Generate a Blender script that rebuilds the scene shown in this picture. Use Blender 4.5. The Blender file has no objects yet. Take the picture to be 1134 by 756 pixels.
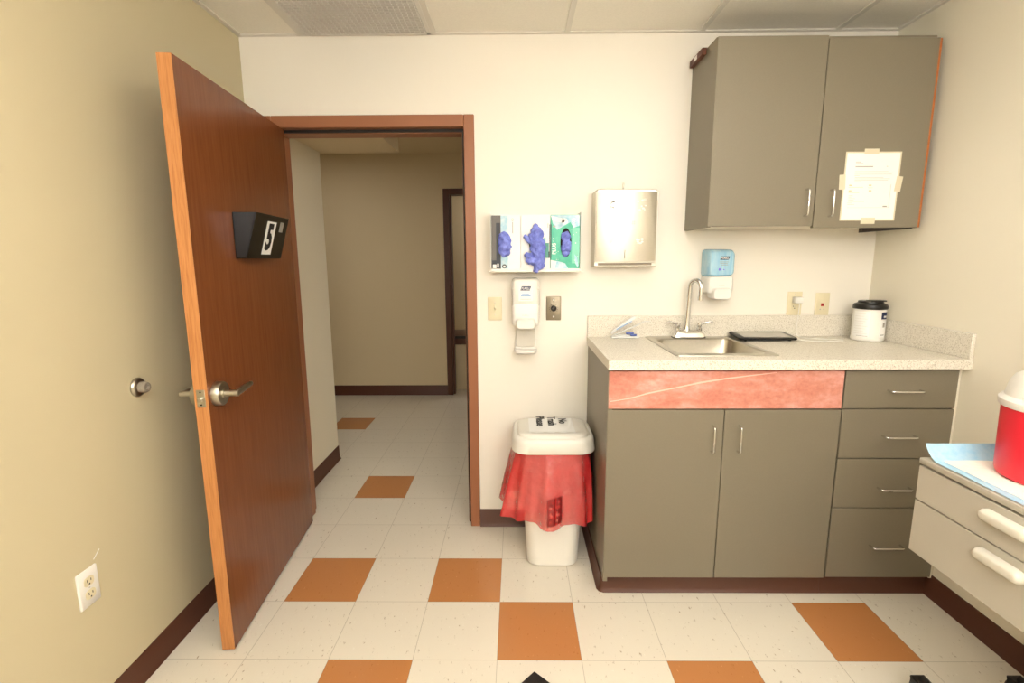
import bpy, bmesh, math, random
from mathutils import Vector, Matrix, noise
R = math.radians
PI = math.pi
scene = bpy.context.scene
COL = scene.collection
random.seed(7)

# ------------------------------------------------------------------ helpers
def srgb(r, g, b):
    f = lambda c: (c/255)/12.92 if c/255 <= 0.04045 else ((c/255+0.055)/1.055)**2.4
    return (f(r), f(g), f(b), 1.0)

def mat(name, rgb, rough=0.5, metal=0.0, spec=0.5, vary=0.0, vscale=40.0, stretch=(1, 1, 1), bump=0.0, bscale=200.0,
        rgb2=None, alpha=1.0, trans=0.0, emit=0.0, coat=0.0, ior=1.45):
    m = bpy.data.materials.new(name); m.use_nodes = True
    nt = m.node_tree; N = nt.nodes; L = nt.links
    b = N['Principled BSDF']
    c1 = srgb(*rgb)
    b.inputs['Base Color'].default_value = c1
    b.inputs['Roughness'].default_value = rough
    b.inputs['Metallic'].default_value = metal
    b.inputs['Specular IOR Level'].default_value = spec
    b.inputs['IOR'].default_value = ior
    b.inputs['Alpha'].default_value = alpha
    b.inputs['Transmission Weight'].default_value = trans
    b.inputs['Coat Weight'].default_value = coat
    if emit:
        b.inputs['Emission Color'].default_value = c1
        b.inputs['Emission Strength'].default_value = emit
    if vary or rgb2 or bump:
        tc = N.new('ShaderNodeTexCoord'); mp = N.new('ShaderNodeMapping')
        mp.inputs['Scale'].default_value = stretch
        L.new(tc.outputs['Object'], mp.inputs['Vector'])
    if vary or rgb2:
        n = N.new('ShaderNodeTexNoise'); n.inputs['Scale'].default_value = vscale
        n.inputs['Detail'].default_value = 6; n.inputs['Roughness'].default_value = 0.65
        L.new(mp.outputs['Vector'], n.inputs['Vector'])
        r = N.new('ShaderNodeValToRGB')
        r.color_ramp.elements[0].position = 0.35; r.color_ramp.elements[1].position = 0.68
        if rgb2: r.color_ramp.elements[0].color = srgb(*rgb2)
        else: r.color_ramp.elements[0].color = tuple(c*(1-vary) for c in c1[:3]) + (1,)
        r.color_ramp.elements[1].color = c1
        L.new(n.outputs['Fac'], r.inputs['Fac']); L.new(r.outputs['Color'], b.inputs['Base Color'])
    if bump:
        n2 = N.new('ShaderNodeTexNoise'); n2.inputs['Scale'].default_value = bscale; n2.inputs['Detail'].default_value = 3
        L.new(mp.outputs['Vector'], n2.inputs['Vector'])
        bp = N.new('ShaderNodeBump'); bp.inputs['Strength'].default_value = bump; bp.inputs['Distance'].default_value = 0.01
        L.new(n2.outputs['Fac'], bp.inputs['Height']); L.new(bp.outputs['Normal'], b.inputs['Normal'])
    return m

class MB:
    """collects shapes into one mesh, each with its own material slot"""
    def __init__(s, m=None):
        s.bm = bmesh.new(); s.mats = []; s.cur = 0
        if m: s.m(m)
    def m(s, mt):
        if mt not in s.mats: s.mats.append(mt)
        s.cur = s.mats.index(mt); return s
    def absorb(s, t, M=None, smooth=True):
        t.verts.ensure_lookup_table()
        vm = [s.bm.verts.new((M @ v.co) if M else v.co) for v in t.verts]
        t.verts.index_update()
        for f in t.faces:
            try: g = s.bm.faces.new([vm[v.index] for v in f.verts])
            except ValueError: continue
            g.material_index = s.cur; g.smooth = smooth
        t.free(); return s
    def box(s, x0, x1, y0, y1, z0, z1, bev=0.0, seg=2, M=None):
        t = bmesh.new()
        bmesh.ops.create_cube(t, size=1.0)
        for v in t.verts:
            v.co = Vector(((x0+x1)/2 + v.co.x*(x1-x0), (y0+y1)/2 + v.co.y*(y1-y0), (z0+z1)/2 + v.co.z*(z1-z0)))
        if bev: bmesh.ops.bevel(t, geom=list(t.edges), offset=bev, segments=seg, profile=0.5, affect='EDGES')
        return s.absorb(t, M)
    def rings(s, rings, cap0=True, cap1=True, closed=True, M=None, smooth=True):
        t = bmesh.new()
        rv = [[t.verts.new(p) for p in r] for r in rings]
        n = len(rv[0])
        for a, b in zip(rv, rv[1:]):
            for i in range(n if closed else n-1):
                j = (i+1) % n
                t.faces.new((a[i], a[j], b[j], b[i]))
        if cap0: t.faces.new(list(reversed(rv[0])))
        if cap1: t.faces.new(rv[-1])
        bmesh.ops.recalc_face_normals(t, faces=list(t.faces)) if (cap0 and cap1) else None
        return s.absorb(t, M, smooth)
    def tube(s, pts, r, n=12, M=None, caps=True):
        pts = [Vector(p) for p in pts]
        rad = r if isinstance(r, (list, tuple)) else [r]*len(pts)
        rings = []; up = None
        for i, p in enumerate(pts):
            d = (pts[min(i+1, len(pts)-1)] - pts[max(i-1, 0)]).normalized()
            if up is None:
                up = Vector((0, 0, 1)) if abs(d.z) < 0.9 else Vector((1, 0, 0))
            up = (up - d*up.dot(d)).normalized(); sd = d.cross(up)
            rings.append([p + (up*math.cos(2*PI*k/n) + sd*math.sin(2*PI*k/n))*rad[i] for k in range(n)])
        return s.rings(rings, caps, caps, True, M)
    def lathe(s, prof, c=(0, 0, 0), n=32, M=None, cap0=True, cap1=True):
        rings = [[(c[0]+r*math.cos(2*PI*k/n), c[1]+r*math.sin(2*PI*k/n), c[2]+z) for k in range(n)] for r, z in prof]
        return s.rings(rings, cap0, cap1, True, M)
    def loft(s, secs, n=8, M=None, cap0=True, cap1=True):
        """secs: (z, cx, cy, hx, hy, r) rounded rectangles"""
        return s.rings([rrect(*c, n=n) for c in secs], cap0, cap1, True, M)
    def poly(s, pts, depth, M=None):
        """a polygon in the local XY plane extruded to z=depth"""
        t = bmesh.new()
        a = [t.verts.new((p[0], p[1], 0)) for p in pts]; b = [t.verts.new((p[0], p[1], depth)) for p in pts]
        n = len(pts)
        for i in range(n): t.faces.new((a[i], a[(i+1) % n], b[(i+1) % n], b[i]))
        t.faces.new(list(reversed(a))); t.faces.new(b)
        bmesh.ops.recalc_face_normals(t, faces=list(t.faces))
        return s.absorb(t, M, False)
    def build(s, name, parent=None, angle=38, **props):
        me = bpy.data.meshes.new(name); s.bm.to_mesh(me); s.bm.free()
        for m in s.mats: me.materials.append(m)
        me.set_sharp_from_angle(angle=R(angle))
        o = bpy.data.objects.new(name, me); COL.objects.link(o)
        if parent: o.parent = parent
        for k, v in props.items(): o[k] = v
        return o

def rrect(z, cx, cy, hx, hy, r, n=8):
    r = min(r, hx*0.999, hy*0.999); out = []
    for sx, sy, a0 in ((1, 1, 0), (-1, 1, 90), (-1, -1, 180), (1, -1, 270)):
        for k in range(n+1):
            a = R(a0 + 90*k/n)
            out.append((cx + sx*(hx-r) + r*math.cos(a), cy + sy*(hy-r) + r*math.sin(a), z))
    return out

def thing(name, label, cat, loc=(0, 0, 0), rz=0, group=None):
    o = bpy.data.objects.new(name, None); o.empty_display_size = 0.05; COL.objects.link(o)
    o.location = loc; o.rotation_euler = (0, 0, rz)
    o['label'] = label; o['category'] = cat
    if group: o['group'] = group
    bpy.context.view_layer.update()
    return o
def W(o, *shift):
    """build children in world coordinates: identity parent inverse"""
    return o
def tag(o, label, cat, group=None):
    o['label'] = label; o['category'] = cat
    if group: o['group'] = group
    return o
def struct(mb, name, **kw):
    o = mb.build(name, **kw); o['kind'] = 'structure'; return o

def shift(mb, t):
    """move a collected mesh from world coordinates into the frame of the Empty t"""
    Mi = t.matrix_world.inverted()
    for v in mb.bm.verts: v.co = Mi @ v.co
    return mb

def text(name, body, size, M, mt, parent=None, align='CENTER', extrude=0.0003, shear=0.0, bold=0.0, spacing=1.0, world=True):
    cu = bpy.data.curves.new(name, 'FONT'); cu.body = body; cu.size = size; cu.extrude = extrude
    cu.align_x = align; cu.align_y = 'CENTER'; cu.shear = shear; cu.offset = bold; cu.space_character = spacing
    cu.resolution_u = 3
    tmp = bpy.data.objects.new(name+'_tmp', cu); COL.objects.link(tmp)
    dg = bpy.context.evaluated_depsgraph_get(); dg.update()
    me = bpy.data.meshes.new_from_object(tmp.evaluated_get(dg))
    bpy.data.objects.remove(tmp); bpy.data.curves.remove(cu)
    me.transform(M)
    if parent and world: me.transform(parent.matrix_world.inverted())
    me.materials.clear(); me.materials.append(mt); me.name = name
    o = bpy.data.objects.new(name, me); COL.objects.link(o)
    if parent: o.parent = parent
    return o

def frame(origin, X, Y):
    X = Vector(X).normalized(); Y = Vector(Y); Y = (Y - X*X.dot(Y)).normalized(); Z = X.cross(Y)
    M = Matrix.Identity(4)
    for i in range(3):
        M[i][0] = X[i]; M[i][1] = Y[i]; M[i][2] = Z[i]; M[i][3] = origin[i]
    return M
def on_back_wall(x, y, z):      # local x -> right, local y -> up, local z -> towards the camera
    return frame((x, y, z), (1, 0, 0), (0, 0, 1))

# ------------------------------------------------------------------ materials
M_CREAM = mat('cream_paint', (239, 233, 221), 0.55, spec=0.3, bump=0.03, bscale=300)
M_RWALL = mat('right_wall_paint', (236, 229, 211), 0.55, spec=0.3, bump=0.03, bscale=300)
M_TAN = mat('tan_paint', (203, 191, 158), 0.45, spec=0.35, bump=0.03, bscale=300)
M_HALL = mat('hall_paint', (222, 204, 168), 0.6, spec=0.3)
M_HALLC = mat('hall_cream_paint', (238, 228, 204), 0.6, spec=0.3)
M_CEIL = mat('ceiling_tile', (244, 239, 227), 0.9, spec=0.1, vary=0.06, vscale=120, bump=0.08, bscale=250)
M_TBAR = mat('ceiling_grid_paint', (222, 217, 206), 0.5)
M_VINYL = mat('brown_vinyl', (86, 52, 38), 0.42, spec=0.5)
M_FRAME = mat('brown_frame_paint', (150, 97, 66), 0.4, spec=0.45)
M_DARKFRAME = mat('dark_frame_paint', (84, 46, 30), 0.4)
M_GASKET = mat('black_gasket', (22, 18, 16), 0.6)
M_LAM = mat('grey_laminate', (127, 118, 100), 0.40, spec=0.5, vary=0.07, vscale=350)
M_GAP = mat('dark_carcass_gap', (46, 36, 28), 0.8)
M_RAW = mat('raw_orange_wood', (190, 108, 52), 0.6, vary=0.25, vscale=60)
M_UNDER = mat('pale_melamine', (225, 215, 195), 0.5)
M_STEEL = mat('brushed_steel', (205, 199, 186), 0.40, metal=1.0, vary=0.1, vscale=60, stretch=(1, 1, 30))
M_SINK = mat('sink_steel', (190, 184, 172), 0.28, metal=1.0, vary=0.08, vscale=80)
M_CHROME = mat('chrome', (225, 225, 225), 0.08, metal=1.0)
M_NICKEL = mat('satin_nickel', (186, 180, 166), 0.3, metal=1.0)
M_WHITE = mat('white_plastic', (234, 231, 224), 0.35, spec=0.5)
M_BIN = mat('bin_plastic', (232, 228, 218), 0.4)
M_LID = mat('bin_lid_plastic', (228, 224, 214), 0.38)
M_IVORY = mat('ivory_plastic', (222, 211, 178), 0.4)
M_SLOT = mat('dark_steel', (120, 112, 98), 0.5, metal=1.0)
M_DIALPLATE = mat('dial_plate_steel', (150, 140, 122), 0.5, metal=1.0)
M_STAPLER = mat('off_white_stapler_plastic', (214, 213, 210), 0.4)
M_BLACK = mat('black_plastic', (24, 22, 20), 0.35)
M_BLACKGLOSS = mat('black_gloss_plastic', (20, 18, 16), 0.18, spec=0.6)
M_SCREEN = mat('tablet_screen', (186, 182, 172), 0.12, spec=0.7)
M_PAPER = mat('white_paper', (240, 239, 235), 0.6)
M_TAPE = mat('translucent_tape', (216, 206, 180), 0.3)
M_INK = mat('black_ink', (28, 26, 26), 0.7)
M_GREYINK = mat('grey_ink', (178, 172, 166), 0.7)
M_TANINK = mat('tan_ink', (214, 196, 160), 0.7)
M_NAVY = mat('navy_ink', (24, 38, 78), 0.6)
M_BLUEINK = mat('light_blue_ink', (130, 170, 215), 0.6)
M_GREY = mat('grey_plastic', (150, 146, 138), 0.45)
M_LTGREY = mat('pale_grey_plastic', (206, 200, 188), 0.4)
M_SOAP = mat('blue_soap_shell', (136, 188, 218), 0.15, spec=0.6, rgb2=(172, 208, 224), vscale=14, stretch=(4, 1, 0.6))
M_CLEAR = mat('clear_shell', (222, 219, 210), 0.12, spec=0.6)
M_GLOVE = mat('blue_nitrile', (134, 146, 224), 0.5, rgb2=(92, 100, 186), vscale=55)
M_HOLE = mat('dark_opening', (28, 20, 18), 0.8)
M_BOXW = mat('white_card', (236, 235, 231), 0.45)
M_BOXGREY = mat('grey_print', (104, 100, 96), 0.5)
M_BOXDARK = mat('dark_print', (50, 54, 62), 0.5)
M_BOXBLUE = mat('pale_blue_print', (146, 196, 216), 0.5, rgb2=(214, 226, 230), vscale=30)
M_TEAL = mat('teal_print', (62, 172, 142), 0.45, rgb2=(96, 190, 160), vscale=22)
M_TEALD = mat('dark_green_print', (84, 148, 132), 0.5)
M_MINT = mat('mint_print', (128, 204, 178), 0.5)
M_BAG = mat('red_bag_film', (226, 62, 62), 0.14, spec=0.8, alpha=0.68, rgb2=(206, 42, 44), vscale=9, bump=1.0, bscale=38)
M_BAGPRINT = mat('dark_red_print', (138, 30, 30), 0.4)
M_SHARPS = mat('red_sharps_plastic', (226, 40, 56), 0.35, spec=0.5)
M_PINK = None
M_CART = mat('cart_grey_enamel', (188, 181, 166), 0.4, vary=0.03, vscale=300)
M_CARTH = mat('cart_handle_plastic', (216, 211, 198), 0.4)
M_PADBLUE = mat('pad_blue_film', (150, 200, 228), 0.35, rgb2=(176, 212, 230), vscale=50)
M_PADWHITE = mat('pad_white_tissue', (246, 242, 230), 0.8, bump=0.25, bscale=60)
M_MAT = mat('black_woven_mat', (40, 32, 28), 0.85, vary=0.5, vscale=400, bump=0.5, bscale=500)
M_RUBBER = mat('grey_rubber', (140, 130, 116), 0.6)
M_BROWNMETAL = mat('brown_bracket_paint', (92, 50, 30), 0.5)
M_VENTW = mat('vent_enamel', (222, 218, 208), 0.45)
M_VENTDARK = mat('vent_duct_grey', (104, 102, 97), 0.8)
M_RED = mat('red_jack_plastic', (190, 30, 28), 0.4)
M_BLUELEVER = mat('blue_lever_plastic', (74, 92, 156), 0.4)
M_CANLABEL = mat('canister_label', (244, 243, 240), 0.4)
M_LAMP = mat('lamp_diffuser', (255, 251, 244), 0.4, emit=1.0)

def laminate_stone():
    m = mat('speckled_stone_laminate', (226, 219, 205), 0.38, spec=0.4)
    nt = m.node_tree; N = nt.nodes; L = nt.links; b = N['Principled BSDF']
    tc = N.new('ShaderNodeTexCoord')
    v = N.new('ShaderNodeTexNoise'); v.inputs['Scale'].default_value = 260; v.inputs['Detail'].default_value = 2
    L.new(tc.outputs['Object'], v.inputs['Vector'])
    r = N.new('ShaderNodeValToRGB'); e = r.color_ramp.elements
    e[0].position = 0.30; e[0].color = srgb(172, 160, 140); e[1].position = 0.46; e[1].color = srgb(224, 217, 203)
    k = e.new(0.60); k.color = srgb(226, 219, 205); k = e.new(0.72); k.color = srgb(242, 237, 224)
    L.new(v.outputs['Fac'], r.inputs['Fac']); L.new(r.outputs['Color'], b.inputs['Base Color'])
    return m
M_STONE = laminate_stone()

def pink_panel():
    m = mat('red_marbled_laminate', (214, 120, 92), 0.4)
    nt = m.node_tree; N = nt.nodes; L = nt.links; b = N['Principled BSDF']
    tc = N.new('ShaderNodeTexCoord'); mp = N.new('ShaderNodeMapping'); mp.inputs['Scale'].default_value = (3, 3, 6)
    L.new(tc.outputs['Object'], mp.inputs['Vector'])
    n1 = N.new('ShaderNodeTexNoise'); n1.inputs['Scale'].default_value = 1.6; n1.inputs['Detail'].default_value = 8; n1.inputs['Roughness'].default_value = 0.7
    L.new(mp.outputs['Vector'], n1.inputs['Vector'])
    r = N.new('ShaderNodeValToRGB'); e = r.color_ramp.elements
    e[0].position = 0.3; e[0].color = srgb(188, 106, 88); e[1].position = 0.72; e[1].color = srgb(226, 176, 166)
    k = e.new(0.5); k.color = srgb(206, 138, 120)
    L.new(n1.outputs['Fac'], r.inputs['Fac'])
    n2 = N.new('ShaderNodeTexNoise'); n2.inputs['Scale'].default_value = 90; n2.inputs['Detail'].default_value = 4
    L.new(tc.outputs['Object'], n2.inputs['Vector'])
    mx = N.new('ShaderNodeMix'); mx.data_type = 'RGBA'; mx.blend_type = 'OVERLAY'; mx.inputs['Factor'].default_value = 0.35
    L.new(r.outputs['Color'], mx.inputs['A']); L.new(n2.outputs['Color'], mx.inputs['B'])
    L.new(mx.outputs['Result'], b.inputs['Base Color'])
    bw = N.new('ShaderNodeRGBToBW'); L.new(n2.outputs['Color'], bw.inputs['Color']); L.new(bw.outputs['Val'], mx.inputs['B'])
    return m
M_PINK = pink_panel()
M_CREASE = mat('pale_crease', (244, 196, 178), 0.5)

def wood(name, c1, c2, c3, rough=0.3, grain=(30, 30, 1.6)):
    m = mat(name, c1, rough, spec=0.45)
    nt = m.node_tree; N = nt.nodes; L = nt.links; b = N['Principled BSDF']
    tc = N.new('ShaderNodeTexCoord'); mp = N.new('ShaderNodeMapping'); mp.inputs['Scale'].default_value = grain
    L.new(tc.outputs['Object'], mp.inputs['Vector'])
    n1 = N.new('ShaderNodeTexNoise'); n1.inputs['Scale'].default_value = 3.0; n1.inputs['Detail'].default_value = 8; n1.inputs['Roughness'].default_value = 0.6
    n1.inputs['Distortion'].default_value = 0.6
    L.new(mp.outputs['Vector'], n1.inputs['Vector'])
    r = N.new('ShaderNodeValToRGB'); e = r.color_ramp.elements
    e[0].position = 0.3; e[0].color = srgb(*c2); e[1].position = 0.75; e[1].color = srgb(*c3)
    k = e.new(0.5); k.color = srgb(*c1)
    L.new(n1.outputs['Fac'], r.inputs['Fac']); L.new(r.outputs['Color'], b.inputs['Base Color'])
    return m
M_DOOR = wood('cherry_veneer', (120, 67, 35), (112, 61, 30), (129, 74, 40), 0.27, (26, 26, 1.2))
M_EDGE = wood('door_edge_wood', (188, 126, 72), (168, 106, 56), (200, 138, 84), 0.5, (60, 60, 3))

TX, TY, OY = 0.3045, 0.3085, -0.010
def floor_mat(name, base, fleck, fleck2):
    m = mat(name, base, 0.22, spec=0.45)
    nt = m.node_tree; N = nt.nodes; L = nt.links; b = N['Principled BSDF']
    tc = N.new('ShaderNodeTexCoord')
    mp = N.new('ShaderNodeMapping'); mp.inputs['Scale'].default_value = (75, 32, 1); mp.inputs['Rotation'].default_value = (0, 0, 0.7)
    L.new(tc.outputs['Object'], mp.inputs['Vector'])
    v = N.new('ShaderNodeTexNoise'); v.inputs['Scale'].default_value = 1.0; v.inputs['Detail'].default_value = 3; v.inputs['Roughness'].default_value = .7
    L.new(mp.outputs['Vector'], v.inputs['Vector'])
    r = N.new('ShaderNodeValToRGB'); e = r.color_ramp.elements
    e[0].position = 0.30; e[0].color = srgb(*fleck); e[1].position = 0.36; e[1].color = srgb(*base)
    k = e.new(0.66); k.color = srgb(*base); k = e.new(0.72); k.color = srgb(*fleck2)
    L.new(v.outputs['Fac'], r.inputs['Fac'])
    # tile seams, 12 inch grid
    sp = N.new('ShaderNodeSeparateXYZ'); L.new(tc.outputs['Object'], sp.inputs['Vector'])
    def seam(out, size, off):
        a = N.new('ShaderNodeMath'); a.operation = 'SUBTRACT'; a.inputs[1].default_value = off; L.new(out, a.inputs[0])
        p = N.new('ShaderNodeMath'); p.operation = 'PINGPONG'; p.inputs[1].default_value = size/2; L.new(a.outputs[0], p.inputs[0])
        c = N.new('ShaderNodeMath'); c.operation = 'LESS_THAN'; c.inputs[1].default_value = 0.0011; L.new(p.outputs[0], c.inputs[0])
        return c
    s1 = seam(sp.outputs['X'], TX, 0.0); s2 = seam(sp.outputs['Y'], TY, OY)
    mxm = N.new('ShaderNodeMath'); mxm.operation = 'MAXIMUM'; L.new(s1.outputs[0], mxm.inputs[0]); L.new(s2.outputs[0], mxm.inputs[1])
    mul = N.new('ShaderNodeMath'); mul.operation = 'MULTIPLY'; mul.inputs[1].default_value = 0.45; L.new(mxm.outputs[0], mul.inputs[0])
    mx = N.new('ShaderNodeMix'); mx.data_type = 'RGBA'; L.new(mul.outputs[0], mx.inputs['Factor'])
    L.new(r.outputs['Color'], mx.inputs['A']); mx.inputs['B'].default_value = srgb(110, 92, 68)
    L.new(mx.outputs['Result'], b.inputs['Base Color'])
    return m
M_TILE = floor_mat('cream_vinyl_tile', (224, 216, 200), (170, 154, 132), (234, 228, 214))
M_OTILE = floor_mat('orange_vinyl_tile', (184, 124, 74), (166, 106, 56), (202, 142, 90))

FILL_GLOW = 6.5; FLASH = 66.0
# ------------------------------------------------------------------ room shell
XL, XR, YW, ZC = -1.215, 1.83, 0.912, 2.45
YB = -2.55          # wall behind the camera
ORANGE = {(0, 0), (-1, 1), (-3, 1), (-3, 4), (4, 0), (-2, -1), (2, -1), (-5, 8), (1, -4), (-1, -5), (3, -6), (-4, -7), (0, -8), (4, -9)}
fb = bmesh.new(); vs = {}
def fv(i, j):
    if (i, j) not in vs: vs[(i, j)] = fb.verts.new((i*TX, OY + j*TY, 0))
    return vs[(i, j)]
for i in range(-12, 10):
    for j in range(-12, 19):
        f = fb.faces.new((fv(i, j), fv(i+1, j), fv(i+1, j+1), fv(i, j+1)))
        f.material_index = 1 if (i, j) in ORANGE else 0
me = bpy.data.meshes.new('floor'); fb.to_mesh(me); fb.free()
me.materials.append(M_TILE); me.materials.append(M_OTILE)
fl = bpy.data.objects.new('floor', me); COL.objects.link(fl); fl['kind'] = 'structure'

struct(MB(M_CEIL).box(XL-0.13, XR+0.13, YB-0.1, YW+0.02, ZC+0.002, ZC+0.05), 'ceiling')
# exposed grid of the suspended ceiling
g = MB(M_TBAR)
for k in range(-1, 5):
    x = -0.305 + (k-0)*0.615
    if XL < x < XR: g.box(x-0.012, x+0.012, YB+.021, YW-.021, ZC-0.004, ZC+0.003)
for k in range(0, 8):
    y = 0.300 - k*0.61
    if y > YB: g.box(XL+.021, XR-.021, y-0.012, y+0.012, ZC-0.0045, ZC+0.003)
g.box(XL, XR, YW-0.02, YW, ZC-0.004, ZC+0.003)
g.box(XL, XL+0.02, YB, YW-.0205, ZC-0.004, ZC+0.003); g.box(XR-0.02, XR, YB, YW-.0205, ZC-0.004, ZC+0.003)
struct(g, 'trim_1')

JXR, JXL, HZ = -0.176, -1.092, 2.043     # clear opening of the door frame
w = MB(M_CREAM)
w.box(XL-0.13, JXL-0.045, YW, YW+0.16, 0, ZC+0.05); w.box(JXR+0.045, XR+0.13, YW, YW+0.16, 0, ZC+0.05)
w.box(JXL-0.045, JXR+0.045, YW, YW+0.16, HZ+0.05, ZC+0.05)
struct(w, 'wall_back')
struct(MB(M_TAN).box(XL-0.13, XL, YB-0.1, YW, 0, ZC+0.05), 'wall_left')
struct(MB(M_RWALL).box(XR, XR+0.13, YB-0.1, YW, 0, ZC+0.05), 'wall_right')
struct(MB(M_CREAM).box(XL-0.13, XR+0.13, YB-0.12, YB, 0, ZC+0.05), 'wall_front')

# unseen window added behind the camera as soft frontal fill light
wx0, wx1, wz0, wz1 = -0.35, 1.60, 1.60, 2.14
f = MB(M_WHITE)
f.box(wx0-.06, wx0, YB, YB+.03, wz0-.06, wz1+.06); f.box(wx1, wx1+.06, YB, YB+.03, wz0-.06, wz1+.06)
f.box(wx0, wx1, YB, YB+.03, wz1, wz1+.06); f.box(wx0-.02, wx1+.02, YB, YB+.06, wz0-.06, wz0)
wf = struct(f, 'fill_window_1')
M_FILL = M_LAMP.copy(); M_FILL.name = 'fill_glow_pane'  # glows only to fill the room; no sky lies behind it
M_FILL.node_tree.nodes['Principled BSDF'].inputs['Emission Color'].default_value = srgb(251, 250, 248)
M_FILL.node_tree.nodes['Principled BSDF'].inputs['Emission Strength'].default_value = FILL_GLOW
MB(M_FILL).box(wx0, wx1, YB+.001, YB+.008, wz0, wz1).build('fill_pane', wf)

def base_profile(y0, y1, axis, face, sgn, mtl=M_VINYL, h=0.105):
    """vinyl base along a wall: thin board with a coved toe"""
    prof = [(0, 0), (0.016, 0), (0.014, 0.006), (0.006, 0.018), (0.005, h-0.003), (0.003, h), (0, h)]
    rings = []
    for t in (y0, y1):
        rings.append([((face + sgn*d, t, z) if axis == 'x' else (t, face + sgn*d, z)) for d, z in prof])
    return MB(mtl).rings(rings)
struct(base_profile(YB, YW, 'x', XL, 1, h=0.095), 'baseboard_left')
struct(base_profile(YB, 0.392, 'x', XR, -1, h=0.095), 'baseboard_right')
struct(base_profile(JXR+0.05, 0.42, 'y', YW, -1, h=0.095), 'baseboard_back')

# door frame: two jambs and a head with stop and gasket
f = MB(M_FRAME)
fw, y0, y1 = 0.05, YW-0.012, YW+0.185
f.box(JXR, JXR+fw, y0, y1, 0, HZ+0.055, 0.003, 1)
f.box(JXL-fw, JXL, y0, y1, 0, HZ+0.055, 0.003, 1)
f.box(JXL, JXR, y0, y1, HZ, HZ+0.055, 0.003, 1)
f.box(JXR-0.015, JXR+0.001, y0+0.06, y1-0.05, 0, HZ); f.box(JXL-0.001, JXL+0.015, y0+0.06, y1-0.05, 0, HZ)
f.box(JXL, JXR, y0+0.06, y1-0.05, HZ-0.015, HZ+0.001)
f.m(M_GASKET)
f.box(JXR-0.012, JXR, y0+0.05, y0+0.06, 0, HZ); f.box(JXL, JXL+0.012, y0+0.05, y0+0.06, 0, HZ)
f.box(JXL, JXR, y0+0.045, y0+0.06, HZ-0.012, HZ)
struct(f, 'trim_2')

# ------------------------------------------------------------------ hallway beyond the door
struct(MB(M_HALLC).box(XL-0.14, XL-0.005, YW+0.0, 1.83, 0, ZC), 'wall_hall_left')
w = MB(M_HALL); YH = 3.55
w.box(-3.4, -0.662, YH, YH+0.12, 0, ZC); w.box(0.36, 2.6, YH, YH+0.12, 0, ZC); w.box(-0.662, 0.36, YH, YH+0.12, 2.115, ZC)
struct(w, 'wall_hall_far')
w = MB(M_HALL); w.box(-3.5, -3.4, 1.5, YH, 0, ZC); struct(w, 'wall_hall_end')
w = MB(M_HALL); w.box(2.6, 2.7, YW, YH, 0, ZC); struct(w, 'wall_hall_right')
struct(MB(M_HALL).box(-3.4, XL-0.14, 1.70, 1.83, 0, ZC), 'wall_hall_near')
struct(MB(M_HALL).box(-3.5, 2.7, YW+0.14, 5.6, ZC, ZC+0.05), 'ceiling_hall')
struct(MB(M_HALL).box(XL-0.005, -0.70, YW+0.16, 1.84, 2.118, ZC), 'ceiling_hall_soffit')
b = base_profile(1.09, 1.83, 'x', XL-0.005, 1, h=0.10); struct(b, 'baseboard_hall_left')
b = base_profile(-3.4, -0.662, 'y', YH, -1, M_DARKFRAME, 0.105); struct(b, 'baseboard_hall_far')
f = MB(M_DARKFRAME)
f.box(-0.662, -0.602, YH-0.015, YH+0.135, 0, 2.115, 0.003, 1); f.box(0.30, 0.36, YH-0.015, YH+0.135, 0, 2.115, 0.003, 1)
f.box(-0.602, 0.30, YH-0.015, YH+0.135, 2.06, 2.115, 0.003, 1)
f.box(-0.602, -0.585, YH+0.03, YH+0.10, 0, 2.06)
struct(f, 'trim_3')
w = MB(M_HALL); w.box(-1.6, 1.6, 5.2, 5.3, 0, ZC); w.box(-1.7, -1.6, YH+0.12, 5.3, 0, ZC); w.box(1.6, 1.7, YH+0.12, 5.3, 0, ZC)
struct(w, 'wall_far_room')
t = thing('low_cabinet', 'low tan cabinet with dark brown top seen through the far hallway doorway', 'cabinet', (-0.2, 3.95, 0))
shift(MB(M_HALL).box(-0.95, 0.25, 3.76, 4.25, 0, 0.51, 0.004), t).build('cabinet_body', t)
shift(MB(M_DARKFRAME).box(-0.97, 0.27, 3.74, 4.26, 0.51, 0.60, 0.004).m(M_BLACK).box(-0.97, 0.27, 3.739, 3.76, 0.575, 0.602), t).build('cabinet_top', t)

# ------------------------------------------------------------------ the open wooden door
Pf = Vector((-0.968, 0.025, 0)); u = Vector((-0.081, 0.918, 0)).normalized(); nrm = Vector((u.y, -u.x, 0))
DL = 0.915
d1 = bpy.data.objects.new('door_1', None); COL.objects.link(d1); d1['kind'] = 'structure'
d1['label'] = 'open cherry wood door swung against the tan left wall'; d1['category'] = 'door'
d1.location = Pf + u*DL; d1.rotation_euler = (0, 0, math.atan2(-u.y, -u.x))   # local x: hinge -> free edge, local y -> room side
bpy.context.view_layer.update()
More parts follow.
